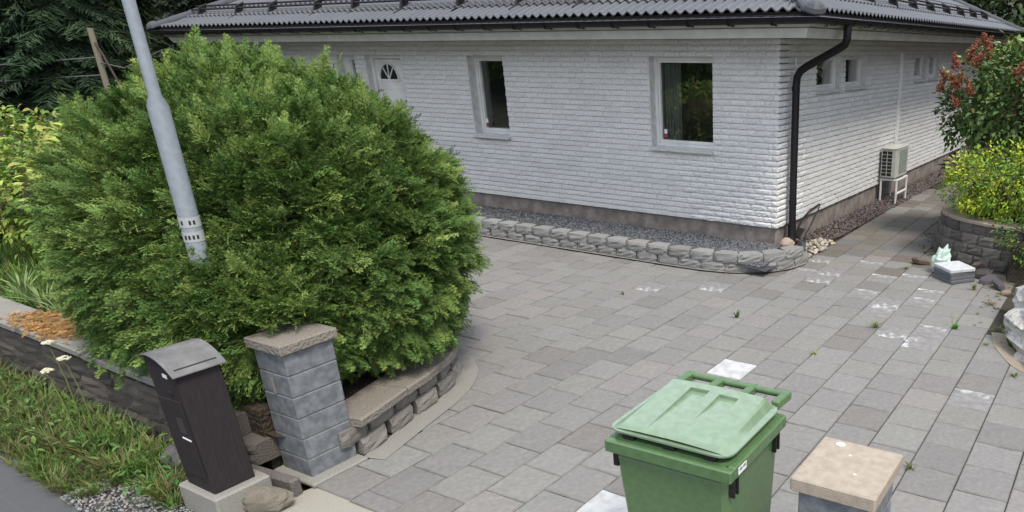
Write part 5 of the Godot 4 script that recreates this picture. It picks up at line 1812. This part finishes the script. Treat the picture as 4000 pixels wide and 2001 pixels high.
func make_background() -> void:
	var fr := frond_mesh()
	var tones := [Color(0.045, 0.078, 0.042), Color(0.04, 0.066, 0.045), Color(0.06, 0.085, 0.042), Color(0.05, 0.07, 0.05)]
	var spots := [Vector3(-17.2, 0, 0.6), Vector3(-19.5, 0.2, 1.6), Vector3(-20.5, 0.4, -1.6), Vector3(-23.2, 0.7, 0.2), Vector3(-24.5, 0.9, -2.6), Vector3(-26.5, 1.2, -0.4), Vector3(-27.5, 1.4, -4.4), Vector3(-18.4, 0.2, -3.2), Vector3(-22.5, 0.7, -5.2), Vector3(-21.5, 0.5, 3.2), Vector3(-25.0, 1.0, 2.2), Vector3(-29.0, 1.6, 1.2), Vector3(-30.5, 1.8, -2.2), Vector3(-31.5, 2.0, -6.0), Vector3(-17.5, 0.2, -6.6), Vector3(-26.0, 1.0, 5.0)]
	var words := ["nearest the left roof corner", "left of the tree nearest the roof", "just behind the roof's left corner", "above the wooden pole", "behind the left end of the roof", "in the middle of the left wood", "deep behind the roof corner", "close behind the left hip of the roof", "far behind the left hip", "leftmost of the near row", "left of the wooden pole", "at the far left of the wood", "in the back row of the left wood", "farthest back behind the roof", "behind the house, hidden mostly by the roof", "at the left edge of the picture"]
	for i in spots.size():
		spruce(fr, spots[i], r(9.0, 13.0), r(0.25, 1.3), "dark spruce " + words[i], tones[i % 4])
	var lm := leaf_mesh(0.10, 0.03, 0.01)
	var darks := [Color(0.05, 0.09, 0.035), Color(0.065, 0.11, 0.04), Color(0.075, 0.095, 0.04), Color(0.04, 0.07, 0.03)]
	broadleaf(lm, "broadleaf_tree", Vector3(-0.2, 0, -18.5), 9.0, 3.0, "dark leafy tree beyond the right end of the roof", darks, "trees behind the house")
	broadleaf(lm, "broadleaf_tree", Vector3(4.2, 0, -17.0), 8.0, 3.0, "leafy tree right of the one beyond the roof end", darks, "trees behind the house")
	broadleaf(lm, "broadleaf_tree", Vector3(-4.5, 0.4, -20.5), 10.0, 3.2, "tall leafy tree behind the middle of the roof", darks, "trees behind the house")
	broadleaf(lm, "broadleaf_tree", Vector3(7.5, 0, -13.0), 7.0, 2.8, "leafy tree hidden behind the lilac", darks, "trees behind the house")
	for q in [[Vector3(1.8, 0.2, -24), "leafy tree in the back row beyond the roof end, left of its row"], [Vector3(6.2, 0.2, -23), "leafy tree in the back row beyond the roof end, middle of its row"], [Vector3(10.5, 0.2, -19.5), "leafy tree in the back row beyond the roof end, right of its row"], [Vector3(13.5, 0.2, -13.5), "leafy tree far right behind the lilac"]]:
		broadleaf(lm, "broadleaf_tree", q[0], 8.5, 3.0, q[1], darks, "trees behind the house")
	broadleaf(lm, "garden_tree", Vector3(10.5, 0.3, -7.5), 7.0, 2.6, "leafy tree right of the side wall, farthest from the road", darks, "trees right of the house")
	broadleaf(lm, "garden_tree", Vector3(10.0, 0.3, -2.5), 6.5, 2.4, "leafy tree right of the side wall, middle of three", darks, "trees right of the house")
	broadleaf(lm, "garden_tree", Vector3(11.5, 0.3, 2.5), 6.5, 2.4, "leafy tree right of the rock, nearest the road", darks, "trees right of the house")
	# across the road: what the window panes mirror
	var mids := [Color(0.09, 0.16, 0.04), Color(0.13, 0.20, 0.05), Color(0.15, 0.14, 0.05), Color(0.06, 0.11, 0.035)]
	var far := [[Vector3(-24, 0, 16.5), 7.5, "tree across the road, left end of its row"], [Vector3(-19.5, 0, 16), 8.0, "tree across the road, second from the left of its row"], [Vector3(-14.5, 0, 16.5), 7.0, "tree across the road, middle of its row"], [Vector3(-10, 0, 16), 7.5, "tree across the road, second from the right of its row"], [Vector3(-5.0, 0, 17), 7.0, "tree across the road, right end of its row"]]
	for q in far: broadleaf(lm, "roadside_tree", q[0], q[1], 3.2, q[2], mids, "trees across the road")
	var up := thing("utility_pole", "short pale wooden pole with a slanting stay and wires, before the dark wood", "utility pole", Vector3(-15.6, -0.1, 0.85))
	var p := MB.new()
	p.tube([Vector3(0, 0, 0), Vector3(0, 3.12, 0)], [0.065, 0.055], 10)
	part("pole", p, M.pole_wood, up)
	var stay := MB.new()
	stay.tube([Vector3(0.02, 2.85, 0), Vector3(0.35, 2.6, 0.05), Vector3(1.0, 1.7, 0.1)], [0.022, 0.022, 0.022], 6)
	part("stay", stay, M.bark, up)
	for q in [[2.55, 2.2], [2.2, 1.95]]:
		var w := MB.new()
		w.tube([Vector3(0, q[0], 0), Vector3(-3.5, (q[0] + q[1]) / 2 - 0.1, 1.8), Vector3(-8, q[1] - 0.15, 4.2)], [0.012, 0.012, 0.012], 5)
		part("wire", w, M.tin, up)
	var w2 := MB.new()
	w2.tube([Vector3(0, 2.45, 0), Vector3(1.2, 2.35, 0.1), Vector3(2.6, 2.7, -0.05)], [0.012, 0.012, 0.012], 5)
	part("wire", w2, M.tin, up)
